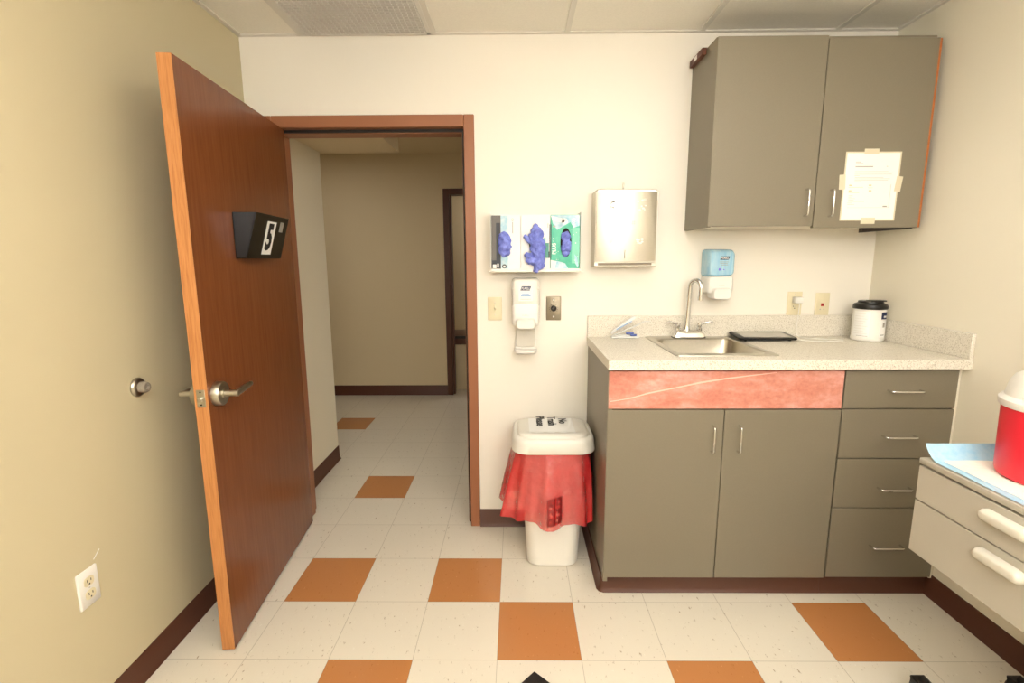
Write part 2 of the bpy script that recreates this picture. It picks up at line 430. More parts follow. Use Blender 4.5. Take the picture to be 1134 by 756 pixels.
# local: x = DL - s, y = offset towards the room (front face y=0, back face y=-0.044)
assert (d1.matrix_world.to_3x3() @ Vector((0, 1, 0))).dot(nrm) > 0 or True
sy = 1 if (d1.matrix_world.to_3x3() @ Vector((0, 1, 0))).dot(nrm) > 0 else -1
leaf = MB(M_DOOR).box(0, DL-0.003, *sorted((0, -sy*0.044)), 0.010, 2.043)
leaf.m(M_EDGE).box(DL-0.0031, DL, *sorted((0.0, -sy*0.044)), 0.010, 2.043, 0.0008, 1)
leaf.build('door_leaf', d1)
Ls = DL - 0.058; Lz = 0.966
def door_lever(side):
    o0 = 0 if side > 0 else -0.044
    yy = lambda d: sy*(o0 + side*d)
    Mx = Matrix.Translation((Ls, 0, Lz)) @ Matrix.Rotation(R(-90), 4, 'X')   # local z -> +y
    def ring(r, d): return (r, yy(d))
    mb = MB(M_NICKEL).lathe([ring(0.042, 0.0), ring(0.042, 0.022), ring(0.040, 0.025), ring(0.034, 0.0255), ring(0.018, 0.026)], M=Mx)
    ro = mb.build('rosette', d1)
    mb = MB(M_NICKEL)
    mb.tube([(Ls, yy(0.020), Lz), (Ls, yy(0.030), Lz), (Ls, yy(0.031), Lz), (Ls, yy(0.074), Lz), (Ls, yy(0.0755), Lz)], [0.016, 0.016, 0.0115, 0.0115, 0.010], 16)
    pts = [(Ls+0.006, Lz, 0.011), (Ls-0.05, Lz+0.002, 0.010), (Ls-0.095, Lz+0.005, 0.009), (Ls-0.118, Lz+0.006, 0.007)]
    rings = []
    for x, z, h in pts:
        rings.append([(x, yy(0.063), z-h), (x, yy(0.072), z-h*1.0), (x, yy(0.075), z), (x, yy(0.072), z+h), (x, yy(0.063), z+h)])
    mb.rings(rings)
    mb.build('lever_handle', d1)
door_lever(1); door_lever(-1)
lp = MB(M_NICKEL).box(DL-0.001, DL+0.0015, *sorted((-sy*0.008, -sy*0.036)), Lz-0.033, Lz+0.028, 0.0008, 1)
lp.lathe([(0.009, 0), (0.009, 0.008), (0.006, 0.011)], M=Matrix.Translation((DL+0.001, -sy*0.022, Lz-0.004)) @ Matrix.Rotation(R(90), 4, 'Y'), n=16)
lp.m(M_GASKET)
for dz in (-0.024, 0.020): lp.lathe([(0.003, 0), (0.003, 0.002)], M=Matrix.Translation((DL+0.001, -sy*0.022, Lz+dz)) @ Matrix.Rotation(R(90), 4, 'Y'), n=10)
lp.build('latch_plate', d1)

# black file holder screwed to the door
DM = frame(Pf, u, (0, 0, 1))      # local x = s from the free edge, y = up, z = u x up
zs = 1 if (DM.to_3x3() @ Vector((0, 0, 1))).dot(nrm) > 0 else -1
def dp(s, z, off): return Pf + u*s + nrm*off + Vector((0, 0, z))
t = thing('file_holder', 'black plastic wedge file holder with white emblem mounted on the open wooden door', 'file holder', dp(0.46, 1.43, 0.001))
S0, S1 = 0.297, 0.635
def wedge(mb, s0, s1, zb, zt, ob, ot, back=0.001):
    ring = lambda s: [dp(s, zb, back), dp(s, zb, ob), dp(s, zt, ot), dp(s, zt, back)]
    mb.rings([ring(s0), ring(s1)], smooth=False)
mb = MB(M_BLACKGLOSS)
wedge(mb, S0, S0+0.004, 1.43, 1.602, 0.040, 0.088)       # left end
wedge(mb, S1-0.004, S1, 1.43, 1.602, 0.040, 0.088)
mb.rings([[dp(s, 1.43, 0.036), dp(s, 1.43, 0.041), dp(s, 1.602, 0.090), dp(s, 1.602, 0.085)] for s in (S0, S1)], smooth=False)   # front
mb.rings([[dp(s, 1.43, 0.001), dp(s, 1.43, 0.040), dp(s, 1.434, 0.040), dp(s, 1.434, 0.001)] for s in (S0, S1)], smooth=False)
mb.rings([[dp(s, 1.43, 0.001), dp(s, 1.43, 0.005), dp(s, 1.602, 0.005), dp(s, 1.602, 0.001)] for s in (S0, S1)], smooth=False)
shift(mb, t).build('holder_body', t)
up_ = (dp(0, 1.602, 0.090) - dp(0, 1.43, 0.041)).normalized()
FM = frame(dp(0.462, 1.512, 0.0642), u, up_)
if (FM.to_3x3() @ Vector((0, 0, 1))).dot(nrm) < 0: FM = FM @ Matrix.Scale(-1, 4, (0, 0, 1))
FMt = Matrix.Translation(nrm*0.0008) @ FM
em = shift(MB(M_PAPER).poly([(-.046, -.068), (.046, -.068), (.046, .068), (-.046, .068)], 0.0006, FMt), t).build('number_sign', t, label='white number sign')
text('numeral', '5', 0.144, FMt @ Matrix.Translation((-.001, -.001, .0009)) @ Matrix.Diagonal((.84, 1, 1, 1)), M_INK, t, bold=0.0062)
shift(MB(M_GREY).poly([(0.085, 0.03), (0.125, 0.03), (0.125, 0.072), (0.085, 0.072)], 0.0006, FMt), t).build('name_tag', t)

# ------------------------------------------------------------------ left wall fittings
t = thing('door_stop', 'round steel door stop with grey rubber bumper on tan wall', 'door stop', (XL, 0.040, 1.0))
Mw = Matrix.Translation((XL, 0.040, 1.0)) @ Matrix.Rotation(R(90), 4, 'Y')
shift(MB(M_NICKEL).lathe([(0.033, 0.0), (0.033, 0.004), (0.029, 0.010), (0.020, 0.013)], M=Mw), t).build('flange', t)
shift(MB(M_RUBBER).lathe([(0.018, 0.012), (0.019, 0.030), (0.016, 0.036), (0.009, 0.036), (0.008, 0.028)], M=Mw), t).build('bumper', t)

def screw(mb, M, r=0.003): mb.lathe([(r, 0), (r*0.8, 0.0012)], M=M, n=10)
def duplex_outlet(t, M, plate, face, upper=True):
    p = MB(plate); p.loft([(0.0005, 0, 0, 0.0355, 0.0575, 0.004), (0.004, 0, 0, 0.0355, 0.0575, 0.004), (0.0062, 0, 0, 0.0325, 0.0545, 0.003)], n=3, M=M)
    shift(p, t).build('wall_plate', t)
    for sgn in (1, -1):
        r = MB(face); r.loft([(0.005, 0, sgn*0.0205, 0.0172, 0.0145, 0.010), (0.0082, 0, sgn*0.0205, 0.0168, 0.014, 0.010)], n=5, M=M)
        r.m(M_INK)
        for dx, h in ((-0.0065, 0.0045), (0.0065, 0.0037)):
            r.box(dx-0.0012, dx+0.0012, sgn*0.0205+0.003-h, sgn*0.0205+0.003+h, 0.0080, 0.0086, M=M)
        r.lathe([(0.0026, 0.0080), (0.0026, 0.0086)], c=(0, sgn*0.0205-0.008, 0), n=10, M=M)
        shift(r, t).build('receptacle', t)
    s = MB(M_LTGREY); screw(s, M @ Matrix.Translation((0, 0, 0.006))); shift(s, t).build('screw', t)
t = thing('wall_outlet', 'white duplex outlet low on the tan left wall', 'outlet', (XL, -0.250, 0.458))
duplex_outlet(t, frame((XL, -0.250, 0.458), (0, 1, 0), (0, 0, 1)), M_WHITE, M_IVORY)
t = MB(M_PAPER).box(XL, XL+0.0006, -0.0015, 0.0015, -0.016, 0.016, M=Matrix.Translation((0, -0.205, 0.538)) @ Matrix.Translation((XL, 0, 0)) @ Matrix.Rotation(R(-50), 4, 'X') @ Matrix.Translation((-XL, 0, 0)))
o = t.build('wall_scratch', bpy.data.objects['wall_left'])

# ------------------------------------------------------------------ ceiling vent
t = thing('ceiling_vent', 'square off-white lattice air vent in the suspended ceiling above the door', 'vent', (-0.61, 0.6, ZC))
vx0, vx1, vy0, vy1 = -0.908, -0.317, 0.312, 0.900
mb = MB(M_VENTW)
mb.box(vx0, vx0+0.018, vy0, vy1, ZC-0.006, ZC); mb.box(vx1-0.018, vx1, vy0, vy1, ZC-0.006, ZC)
mb.box(vx0, vx1, vy0, vy0+0.018, ZC-0.006, ZC); mb.box(vx0, vx1, vy1-0.018, vy1, ZC-0.006, ZC)
shift(mb, t).build('vent_frame', t)
mb = MB(M_VENTW); nb = 26
for k in range(1, nb):
    x = vx0 + (vx1-vx0)*k/nb; mb.box(x-0.0012, x+0.0012, vy0+0.018, vy1-0.018, ZC-0.010, ZC-0.001)
    y = vy0 + (vy1-vy0)*k/nb; mb.box(vx0+0.018, vx1-0.018, y-0.0020, y+0.0020, ZC-0.0105, ZC-0.001)
shift(mb, t).build('lattice', t)
shift(MB(M_VENTDARK).box(vx0+0.01, vx1-0.01, vy0+0.01, vy1-0.01, ZC-0.0012, ZC-0.0004), t).build('vent_back', t)

# ------------------------------------------------------------------ glove box rack and boxes
GX0, GX1, GZ0, GZ1, GY = -0.045, 0.372, 1.372, 1.626, 0.800
t = thing('glove_rack', 'clear white three-box glove rack mounted on wall beside the door', 'rack', (0.165, YW, GZ0))
mb = MB(M_WHITE)
mb.box(GX0-0.005, GX1+0.005, YW-0.004, YW-0.0005, GZ0-0.006, GZ1+0.012)
mb.box(GX0-0.005, GX1+0.005, GY-0.004, YW-0.003, GZ0-0.006, GZ0-0.002)
mb.box(GX0-0.005, GX0-0.002, GY-0.004, YW-0.003, GZ0-0.006, GZ1+0.012); mb.box(GX1+0.002, GX1+0.005, GY-0.004, YW-0.003, GZ0-0.006, GZ1+0.012)
mb.box(GX0-0.005, GX1+0.005, GY-0.006, GY-0.003, GZ0-0.006, GZ0+0.006)
shift(mb, t).build('rack_frame', t)
shift(MB(M_NICKEL).box(GX0-0.007, GX1+0.007, GY-0.007, GY-0.004, GZ0-0.010, GZ0-0.004, 0.001, 1), t).build('front_rail', t)
bw = (GX1-GX0)/3
def oval(cx, cy, rx, ry, n=28): return [(cx+rx*math.cos(2*PI*k/n), cy+ry*math.sin(2*PI*k/n)) for k in range(n)]
def rect(x0, x1, y0, y1): return [(x0, y0), (x1, y0), (x1, y1), (x0, y1)]
H = GZ1-GZ0
def glove_box(k, label, paint):
    x0 = GX0 + k*bw + 0.0008; x1 = x0 + bw - 0.0016
    t = thing('glove_box', label, 'glove box', ((x0+x1)/2, (GY+YW)/2, GZ0), group='glove boxes in the rack')
    M = on_back_wall((x0+x1)/2, GY, GZ0)
    body, front = paint
    mb = MB(body).box(x0, x1, GY, YW-0.006, GZ0-0.0015, GZ1, 0.001, 1)
    front(mb, M, (x1-x0)/2)
    shift(mb, t).build('carton', t)
    return t, M
def front1(mb, M, h):
    mb.m(M_BOXGREY).poly(rect(-h+.001, -h+.044, 0.002, H-0.002), 0.0004, M)
    mb.m(M_BOXDARK).poly(rect(-h+.022, -h+.042, 0.045, H-0.036), 0.0006, M)
    mb.m(M_BOXDARK).poly(rect(-h+.001, -h+.044, 0.002, 0.045), 0.0005, M).poly(oval(-h+.060, 0.017, .011, .010), 0.0008, M)
    mb.m(M_BOXBLUE).poly(rect(-h+.044, -h+.078, 0.002, H-0.002), 0.0004, M)
    mb.m(M_BOXW).poly(oval(-h+.060, 0.016, .006, .005), 0.001, M)
    mb.m(M_BOXW).poly(rect(-h+.006, -h+.022, 0.008, 0.026), 0.0008, M).poly(rect(-h+.026, -h+.034, 0.012, 0.030), 0.0008, M)
    mb.m(M_GREYINK).poly(rect(-h+.098, -h+.102, 0.170, 0.222), 0.0006, M).poly(oval(-h+.100, 0.232, .005, .007), 0.0006, M)
    mb.m(M_BOXW).poly(oval(-h+.100, 0.232, .003, .005), 0.0009, M)
    mb.m(M_HOLE).poly(oval(-h+.062, 0.122, .026, .052), 0.0009, M)
def front2(mb, M, h):
    mb.m(M_TEALD).poly(rect(h-.026, h-.006, 0.055, 0.125), 0.0006, M)
    mb.m(M_MINT).poly(rect(h-.030, h-.021, 0.126, 0.150), 0.0006, M)
    mb.m(M_BOXDARK).poly(rect(h-.004, h-.001, 0.055, 0.210), 0.0006, M).poly(rect(h-.008, h-.004, 0.055, 0.085), 0.0007, M)
    mb.m(M_GREYINK).poly(rect(h-.012, h-.009, 0.195, 0.215), 0.0006, M)
    mb.m(M_HOLE).poly(oval(-.006, 0.125, .024, .052), 0.0009, M)
def front3(mb, M, h):
    mb.m(M_MINT).poly(rect(h-.036, h-.001, 0.03, H-0.06), 0.0004, M)
    mb.m(M_BOXBLUE).poly([(-h+.001, H-.002), (h-.001, H-.002), (h-.001, H-.05), (h-.03, H-.06), (h-.045, H-.034), (-h+.03, H-.07), (-h+.01, H-.04)], 0.0006, M)
    mb.m(M_BOXW).poly([(-h+.001, H-.006), (-h+.03, H-.012), (-h+.062, H-.018), (-h+.064, H-.036), (-h+.040, H-.034), (-h+.010, H-.026)], 0.0008, M)
    mb.poly(oval(-h+.066, H-.030, .014, .014, 18), 0.0008, M)
    mb.m(M_BOXW).poly([(-h+.001, .002), (-h+.02, .002), (-h+.055, .018), (-h+.03, .040), (-h+.001, .046)], 0.0006, M)
    mb.m(M_BOXBLUE).poly([(-h+.02, .004), (-h+.085, .006), (-h+.07, .03), (-h+.03, .042)], 0.0007, M)
    mb.m(M_BOXBLUE).poly([(h-.024, .072), (h-.012, .060), (h-.004, .020), (h-.010, .012), (h-.020, .030)], 0.0007, M)
    mb.m(M_BOXDARK).poly(rect(-h+.001, -h+.004, .05, .21), 0.0007, M)
    rr = random.Random(4)
    mb.m(M_BOXW)
    for _ in range(26):
        x = rr.uniform(-h+.008, h-.008); y = rr.uniform(.03, H-.06)
        if abs(x-.0035) > .034 or abs(y-.125) > .06: mb.poly(oval(x, y, rr.uniform(.001, .0028), rr.uniform(.001, .003), 8), 0.0007, M)
    mb.m(M_GREYINK).poly(oval(-h+.017, H-.053, .006, .005, 12), 0.0009, M)
    mb.m(M_HOLE).poly(oval(.0035, .125, .026, .068), 0.0009, M)
b1, m1 = glove_box(0, 'leftmost glove box, white with a dark grey stripe', (M_BOXW, front1))
b2, m2 = glove_box(1, 'middle glove box, plain white with small green corner block', (M_BOXW, front2))
b3, m3 = glove_box(2, 'rightmost glove box, teal green with white splashes', (M_TEAL, front3))
VERT = lambda m, x, y: m @ Matrix.Translation((x, y, 0.0007)) @ Matrix.Rotation(R(90), 4, 'Z')
text('lettering', 'PLUS', 0.024, VERT(m3, -0.051, 0.098), M_BOXW, b3, bold=0.0006)
text('lettering', '100', 0.022, VERT(m3, 0.040, 0.222), M_BOXW, b3, bold=0.0004)

def blob(name, ells, seed, amp, label, mt=M_GLOVE, voxel=0.0035, group=None):
    """several ellipsoids fused into one crumpled skin"""
    bm = bmesh.new()
    for c, r, rot in ells:
        t = bmesh.new(); bmesh.ops.create_icosphere(t, subdivisions=3, radius=1)
        Mx = Matrix.Translation(c) @ Matrix.Rotation(rot, 4, 'Y') @ Matrix.Diagonal((*r, 1))
        vm = {v: bm.verts.new(Mx @ v.co) for v in t.verts}
        for f in t.faces: bm.faces.new([vm[v] for v in f.verts])
        t.free()
    me = bpy.data.meshes.new(name); bm.to_mesh(me); bm.free()
    o = bpy.data.objects.new(name, me); COL.objects.link(o)
    md = o.modifiers.new('r', 'REMESH'); md.mode = 'VOXEL'; md.voxel_size = voxel
    dg = bpy.context.evaluated_depsgraph_get(); dg.update()
    me2 = bpy.data.meshes.new_from_object(o.evaluated_get(dg)); o.modifiers.clear(); o.data = me2; me2.name = name
    sv = Vector((seed*3.1, seed*1.7, seed))
    nn = [v.normal.copy() for v in me2.vertices]
    for v, n_ in zip(me2.vertices, nn):
        p = v.co*34 + sv
        a = 1 - abs(noise.noise(p)); a2 = 1 - abs(noise.noise(p*2.3 + Vector((9, 2, 4))))
        v.co += n_ * amp * ((a-0.75)*1.6 + (a2-0.75)*0.8)
    for p in me2.polygons: p.use_smooth = True
    me2.materials.clear(); me2.materials.append(mt)
    tag(o, label, 'glove', group); return o
gx = lambda k: GX0 + (k+.5)*bw
gz = lambda z: GZ0 + z
X1 = gx(0) - bw/2 + 0.062
blob('nitrile_glove', [((X1, GY-0.004, gz(.135)), (.030, .020, .042), 0), ((X1+.003, GY-0.004, gz(.100)), (.030, .020, .038), .2), ((X1, GY-.002, gz(.075)), (.016, .012, .016), 0)],
     1, 0.0085, 'blue glove bulging from the opening of the grey-striped glove box', group='blue gloves in the boxes')
X2 = gx(1)
blob('nitrile_glove', [((X2+.000, GY-.018, gz(.158)), (.034, .018, .042), 0.35), ((X2+.010, GY-.022, gz(.105)), (.038, .022, .058), -.12), ((X2+.016, GY-.022, gz(.045)), (.028, .018, .046), -.05),
     ((X2-.018, GY-.020, gz(.050)), (.040, .012, .026), .75), ((X2-.030, GY-.018, gz(.138)), (.034, .009, .011), .72), ((X2+.004, GY-.020, gz(.012)), (.014, .012, .026), 0.2), ((X2+.002, GY-.012, gz(.195)), (.013, .011, .016), 0)],
     2, 0.0085, 'large blue glove hanging out of the middle white glove box', group='blue gloves in the boxes', voxel=.0028)
X3 = gx(2) + .0035
blob('nitrile_glove', [((X3, GY+.001, gz(.150)), (.022, .012, .030), 0), ((X3+.001, GY, gz(.110)), (.024, .015, .038), .1), ((X3, GY+.001, gz(.080)), (.018, .012, .020), 0)],
     3, 0.0085, 'blue glove tucked in the oval opening of the teal glove box', group='blue gloves in the boxes')

# ------------------------------------------------------------------ paper towel dispenser
t = thing('paper_towel_dispenser', 'brushed steel paper towel dispenser on the wall left of the wall cabinet', 'towel dispenser', (0.588, YW, 1.38))
mb = MB(M_STEEL)
x0, x1, z0, z1 = 0.441, 0.738, 1.385, 1.742
def plate(x0, x1, z0, z1, c): return [(x0, z0), (x1, z0), (x1, z1-c), (x1-c, z1), (x0+c, z1), (x0, z1-c)]
Mp = on_back_wall(0, YW-0.0005, 0)
rings = []
for d, ins, c in ((0, 0, .010), (0.085, 0, .010), (0.095, 0.004, .012)):
    rings.append([(x, y, d) for x, y in plate(x0+ins, x1-ins, z0+ins, z1-ins, c)])
mb.rings(rings, M=Mp, smooth=False)
shift(mb, t).build('dispenser_body', t)
mb = MB(M_STEEL); rings = []
n = 14
for k in range(n+1):           # gently bowed front cover
    f_ = k/n; z = 1.412 + f_*(1.727-1.412); dd = 0.106 + 0.006*math.sin(PI*f_)
    rings.append([(0.4475, z, 0.094), (0.4475, z, dd-0.002), (0.4505, z, dd), (0.7255, z, dd), (0.7285, z, dd-0.002), (0.7285, z, 0.094)])
mb.rings(rings, M=Mp)
shift(mb, t).build('front_cover', t)
mb = MB(M_SLOT).box(0.46, 0.716, YW-0.0965, YW-0.0955, 1.391, 1.402); shift(mb, t).build('towel_slot', t)
mb = MB(M_NICKEL).box(0.449, 0.728, YW-0.107, YW-0.094, 1.4035, 1.410, 0.001, 1); shift(mb, t).build('lower_lip', t)
mb = MB(M_NICKEL).tube([(0.578, YW-0.06, 1.742), (0.578, YW-0.06, 1.756), (0.579, YW-0.061, 1.775)], [0.005, 0.0035, 0.004], 10); shift(mb, t).build('key', t)
mb = MB(M_GREY).box(0.5835, 0.5865, YW-0.1125, YW-0.106, 1.424, 1.462, 0.0008, 1); shift(mb, t).build('sight_slit', t)
rr = random.Random(3)
for cx, cz, w_, h_ in ((0.520, 1.672, .030, .034), (0.655, 1.668, .040, .052)):
    mb = MB(M_PAPER)
    for _ in range(9):
        a = rr.uniform(-w_/2, w_/2); b_ = rr.uniform(-h_/2, h_/2)
        mb.poly(oval(cx+a, cz+b_, rr.uniform(.003, .008), rr.uniform(.002, .006), 7), 0.0008, Mp @ Matrix.Translation((0, 0, 0.1115)))
    shift(mb, t).build('tape_residue', t)
mb = MB(M_PAPER); mb.poly([(0.506, 1.496), (0.520, 1.492), (0.540, 1.522), (0.526, 1.530)], 0.0008, Mp @ Matrix.Translation((0, 0, 0.1115)))
shift(mb, t).build('tape_residue', t); mb = MB(M_PAPER)
for _ in range(7): mb.poly(oval(0.652+rr.uniform(-.015, .015), 1.503+rr.uniform(-.01, .01), rr.uniform(.004, .009), rr.uniform(.003, .006), 7), 0.0008, Mp @ Matrix.Translation((0, 0, 0.1115)))
shift(mb, t).build('tape_residue', t)
mb = MB(M_TANINK)
for i in range(2):
    for j in range(2): mb.box(0.612+i*.009, 0.618+i*.009, YW-0.1135, YW-0.1115, 1.580+j*.009, 1.586+j*.009)
shift(mb, t).build('maker_mark', t)

# ------------------------------------------------------------------ dispensers beside the door and over the sink
def logo(t, M, wdt, hgt):
    mb = MB(M_NAVY).poly([(-wdt/2, -hgt/2), (wdt/2-hgt*.35, -hgt/2), (wdt/2, hgt/2), (-wdt/2+hgt*.35, hgt/2)], 0.0006, M)
    shift(mb, t).build('logo_panel', t)
    text('logo_lettering', 'PURELL', hgt*0.80, M @ Matrix.Translation((-hgt*.04, -hgt*.02, 0.0010)) @ Matrix.Diagonal((wdt*0.84/(hgt*0.80*3.55), 1, 1, 1)), M_PAPER, t, shear=0.25, bold=0.0002)
t = thing('hand_sanitizer_dispenser', 'tall white hand sanitizer dispenser with drip tray below the glove rack', 'dispenser', (0.117, YW, 0.96))
sx, D = 0.1175, YW
def front_loft(mb, secs, n=5):        # (distance from wall, z0, z1, half width, corner)
    Mx = on_back_wall(sx, D, 0)
    mb.rings([[(p[0], p[1], d) for p in rrect(0, 0, (z0+z1)/2, hw, (z1-z0)/2, r, n)] for d, z0, z1, hw, r in secs], M=Mx)
    return mb
mb = front_loft(MB(M_LTGREY), [(0.001, 0.985, 1.300, 0.047, 0.012), (0.030, 0.985, 1.300, 0.047, 0.012), (0.036, 0.990, 1.295, 0.044, 0.01)]); shift(mb, t).build('back_plate', t)
mb = front_loft(MB(M_CLEAR), [(0.002, 1.112, 1.332, 0.068, 0.02), (0.070, 1.118, 1.332, 0.068, 0.02), (0.086, 1.128, 1.326, 0.062, 0.02), (0.090, 1.136, 1.318, 0.056, 0.016)]); shift(mb, t).build('clear_cover', t)
mb = front_loft(MB(M_LTGREY), [(0.001, 1.274, 1.281, 0.0690, 0.002), (0.072, 1.274, 1.281, 0.0690, 0.002), (0.0885, 1.2745, 1.2805, 0.0630, 0.002)]); shift(mb, t).build('seam_band', t)
mb = front_loft(MB(M_WHITE), [(0.003, 1.105, 1.212, 0.0675, 0.01), (0.073, 1.100, 1.212, 0.0672, 0.014), (0.089, 1.102, 1.210, 0.061, 0.014), (0.094, 1.11, 1.204, 0.055, 0.014)]); shift(mb, t).build('lower_cover', t)
mb = front_loft(MB(M_WHITE), [(0.05, 1.088, 1.140, 0.047, 0.012), (0.108, 1.086, 1.138, 0.047, 0.014), (0.118, 1.092, 1.132, 0.041, 0.012)]); shift(mb, t).build('nozzle_cover', t)
Mx = Matrix.Translation((sx, D, 0))
mb = MB(M_WHITE).loft([(0.966, 0, -0.052, 0.054, 0.050, 0.03), (0.960, 0, -0.052, 0.048, 0.046, 0.03), (0.960, 0, -0.052, 0.048, 0.046, 0.03)], M=Mx)
mb = MB(M_WHITE).loft([(0.962, 0, -0.053, 0.050, 0.048, 0.03), (0.970, 0, -0.055, 0.056, 0.054, 0.03), (0.984, 0, -0.055, 0.056, 0.054, 0.03), (0.980, 0, -0.055, 0.051, 0.049, 0.028)], M=Mx)
mb.box(-0.052, 0.052, -0.03, -0.004, 0.975, 1.022, 0.006, 2, M=Mx); shift(mb, t).build('drip_tray', t)
Mlab = on_back_wall(sx, D-0.0905, 0)
shift(MB(M_PAPER).poly(rect(-.034, .034, 1.222, 1.300), 0.0006, Mlab), t).build('front_label', t)
logo(t, Mlab @ Matrix.Translation((0, 1.283, 0.0006)), 0.052, 0.020)
mb = MB(M_BLUEINK); mb.poly(rect(-.018, .016, 1.253, 1.257), .0010, Mlab).poly(rect(-.024, .024, 1.244, 1.249), .0010, Mlab)
mb.m(M_GREYINK).poly(rect(-.026, .026, 1.230, 1.232), .0010, Mlab); shift(mb, t).build('label_print', t)
text('raised_lettering', 'PURELL', 0.010, on_back_wall(sx, D-0.0942, 1.152), M_LTGREY, t)

t = thing('soap_dispenser', 'soap dispenser with blue reservoir and white lower half on the wall above the sink', 'dispenser', (1.06, YW, 1.24))
sx = 1.050
Mk = lambda mb, secs: front_loft(mb, secs)
shift(Mk(MB(M_WHITE), [(0.001, 1.25, 1.450, 0.050, 0.012), (0.03, 1.25, 1.450, 0.050, 0.012)]), t).build('back_plate', t)
shift(Mk(MB(M_SOAP), [(0.004, 1.334, 1.466, 0.064, 0.018), (0.072, 1.338, 1.463, 0.064, 0.02), (0.092, 1.340, 1.456, 0.060, 0.02), (0.098, 1.344, 1.448, 0.053, 0.016)]), t).build('blue_reservoir', t, label='translucent blue reservoir')
shift(Mk(MB(M_WHITE), [(0.004, 1.262, 1.336, 0.063, 0.012), (0.072, 1.256, 1.337, 0.063, 0.014), (0.094, 1.255, 1.338, 0.059, 0.014), (0.100, 1.262, 1.334, 0.053, 0.014)]), t).build('lower_cover', t)
shift(Mk(MB(M_WHITE), [(0.05, 1.230, 1.284, 0.044, 0.014), (0.115, 1.226, 1.282, 0.044, 0.016), (0.126, 1.232, 1.276, 0.038, 0.012)]), t).build('push_bar', t)
Mlab = on_back_wall(sx, D-0.0985, 0)
logo(t, Mlab @ Matrix.Translation((0.012, 1.423, 0.0)), 0.046, 0.016)
mb = MB(M_GREY)
for k, (a, b_) in enumerate(((-.012, .030), (-.010, .026), (-.006, .028))): mb.poly(rect(a, b_, 1.404-k*.007, 1.406-k*.007), .0008, Mlab)
mb.m(mat('violet_ink', (120, 110, 215), 0.6)).poly(oval(-.010, 1.370, .005, .006), .0008, Mlab).poly(oval(.010, 1.369, .003, .003), .0008, Mlab); shift(mb, t).build('label_print', t)
text('raised_lettering', 'PURELL', 0.009, on_back_wall(sx+.005, D-0.1002, 1.294), M_LTGREY, t)

# ------------------------------------------------------------------ wall plates
def wall_plate(t, x, z, mt, hw=0.0355, hh=0.0585):
    M = on_back_wall(x, YW, z)
    mb = MB(mt).loft([(0.0005, 0, 0, hw, hh, 0.003), (0.004, 0, 0, hw, hh, 0.003), (0.006, 0, 0, hw-.003, hh-.003, 0.003)], n=3, M=M)
    shift(mb, t).build('wall_plate', t); return M
t = thing('light_switch', 'ivory toggle light switch right of the door frame', 'light switch', (-0.0355, YW, 1.177))
M = wall_plate(t, -0.0355, 1.177, M_IVORY)
mb = MB(M_IVORY).box(-.005, .005, -.012, .012, .005, .007, .0008, 1, M=M)
mb.box(-.0038, .0038, -.006, .006, 0, .016, .0012, 1, M=M @ Matrix.Translation((0, 0.002, .005)) @ Matrix.Rotation(R(-28), 4, 'X')); shift(mb, t).build('toggle', t)
for dz in (.030, -.030):
    mb = MB(M_LTGREY); screw(mb, M @ Matrix.Translation((0, dz, .006))); shift(mb, t).build('screw', t)
t = thing('dial_timer', 'steel wall plate with round black dial right of the sanitizer dispenser', 'dial', (0.259, YW, 1.178))
M = wall_plate(t, 0.259, 1.178, M_DIALPLATE, 0.037, 0.060)
mb = MB(M_BLACKGLOSS).lathe([(0.0150, .006), (0.0145, .014), (0.0125, .022), (0.010, .024)], M=M, n=28); mb.m(M_PAPER).box(-.0008, .0008, .004, .012, .0235, .0245, M=M); shift(mb, t).build('knob', t)
mb = MB(M_GASKET)
for k in range(12):
    a = R(-130 + 260*k/11); Mt = M @ Matrix.Translation((.021*math.sin(a), .021*math.cos(a), .0060)) @ Matrix.Rotation(-a, 4, 'Z')
    mb.box(-.0007, .0007, -.0025, .0025, 0, .0005, M=Mt)
shift(mb, t).build('dial_marks', t)
for dz in (.042, -.042):
    mb = MB(M_PAPER); screw(mb, M @ Matrix.Translation((0, dz, .006)), 0.0045); shift(mb, t).build('screw', t)

t = thing('wall_outlet', 'ivory outlet with white plug in it above the countertop', 'outlet', (1.460, YW, 1.198))
M = wall_plate(t, 1.460, 1.198, M_IVORY)
mb = MB(M_IVORY).loft([(.005, 0, 0, .0168, .0335, .002), (.0080, 0, 0, .0165, .0332, .002)], n=3, M=M); mb.m(M_INK)
for dx in (-.006, .006): mb.box(dx-.0011, dx+.0011, -.018, -.011, .0080, .0086, M=M)
mb.lathe([(.0026, .0080), (.0026, .0086)], c=(0, -.024, 0), n=10, M=M); shift(mb, t).build('receptacle', t)
for dz in (.048, -.048):
    mb = MB(M_LTGREY); screw(mb, M @ Matrix.Translation((0, dz, .006))); shift(mb, t).build('screw', t)
t = thing('charger_plug', 'small white charger plug and thin cord in the outlet behind the tablet', 'charger', (1.470, YW-.009, 1.218))
mb = MB(M_WHITE).box(-.016, .024, .004, .034, .0088, .042, .004, 3, M=M); shift(mb, t).build('plug_body', t)
pts = [(1.464, .872, 1.205), (1.463, .868, 1.18), (1.460, .868, 1.12), (1.456, .862, 1.06), (1.470, .845, 1.0385), (1.530, .800, 1.0372), (1.600, .775, 1.0372), (1.615, .745, 1.0372), (1.58, .722, 1.0372), (1.50, .726, 1.0372), (1.43, .752, 1.0372), (1.403, .775, 1.0400)]
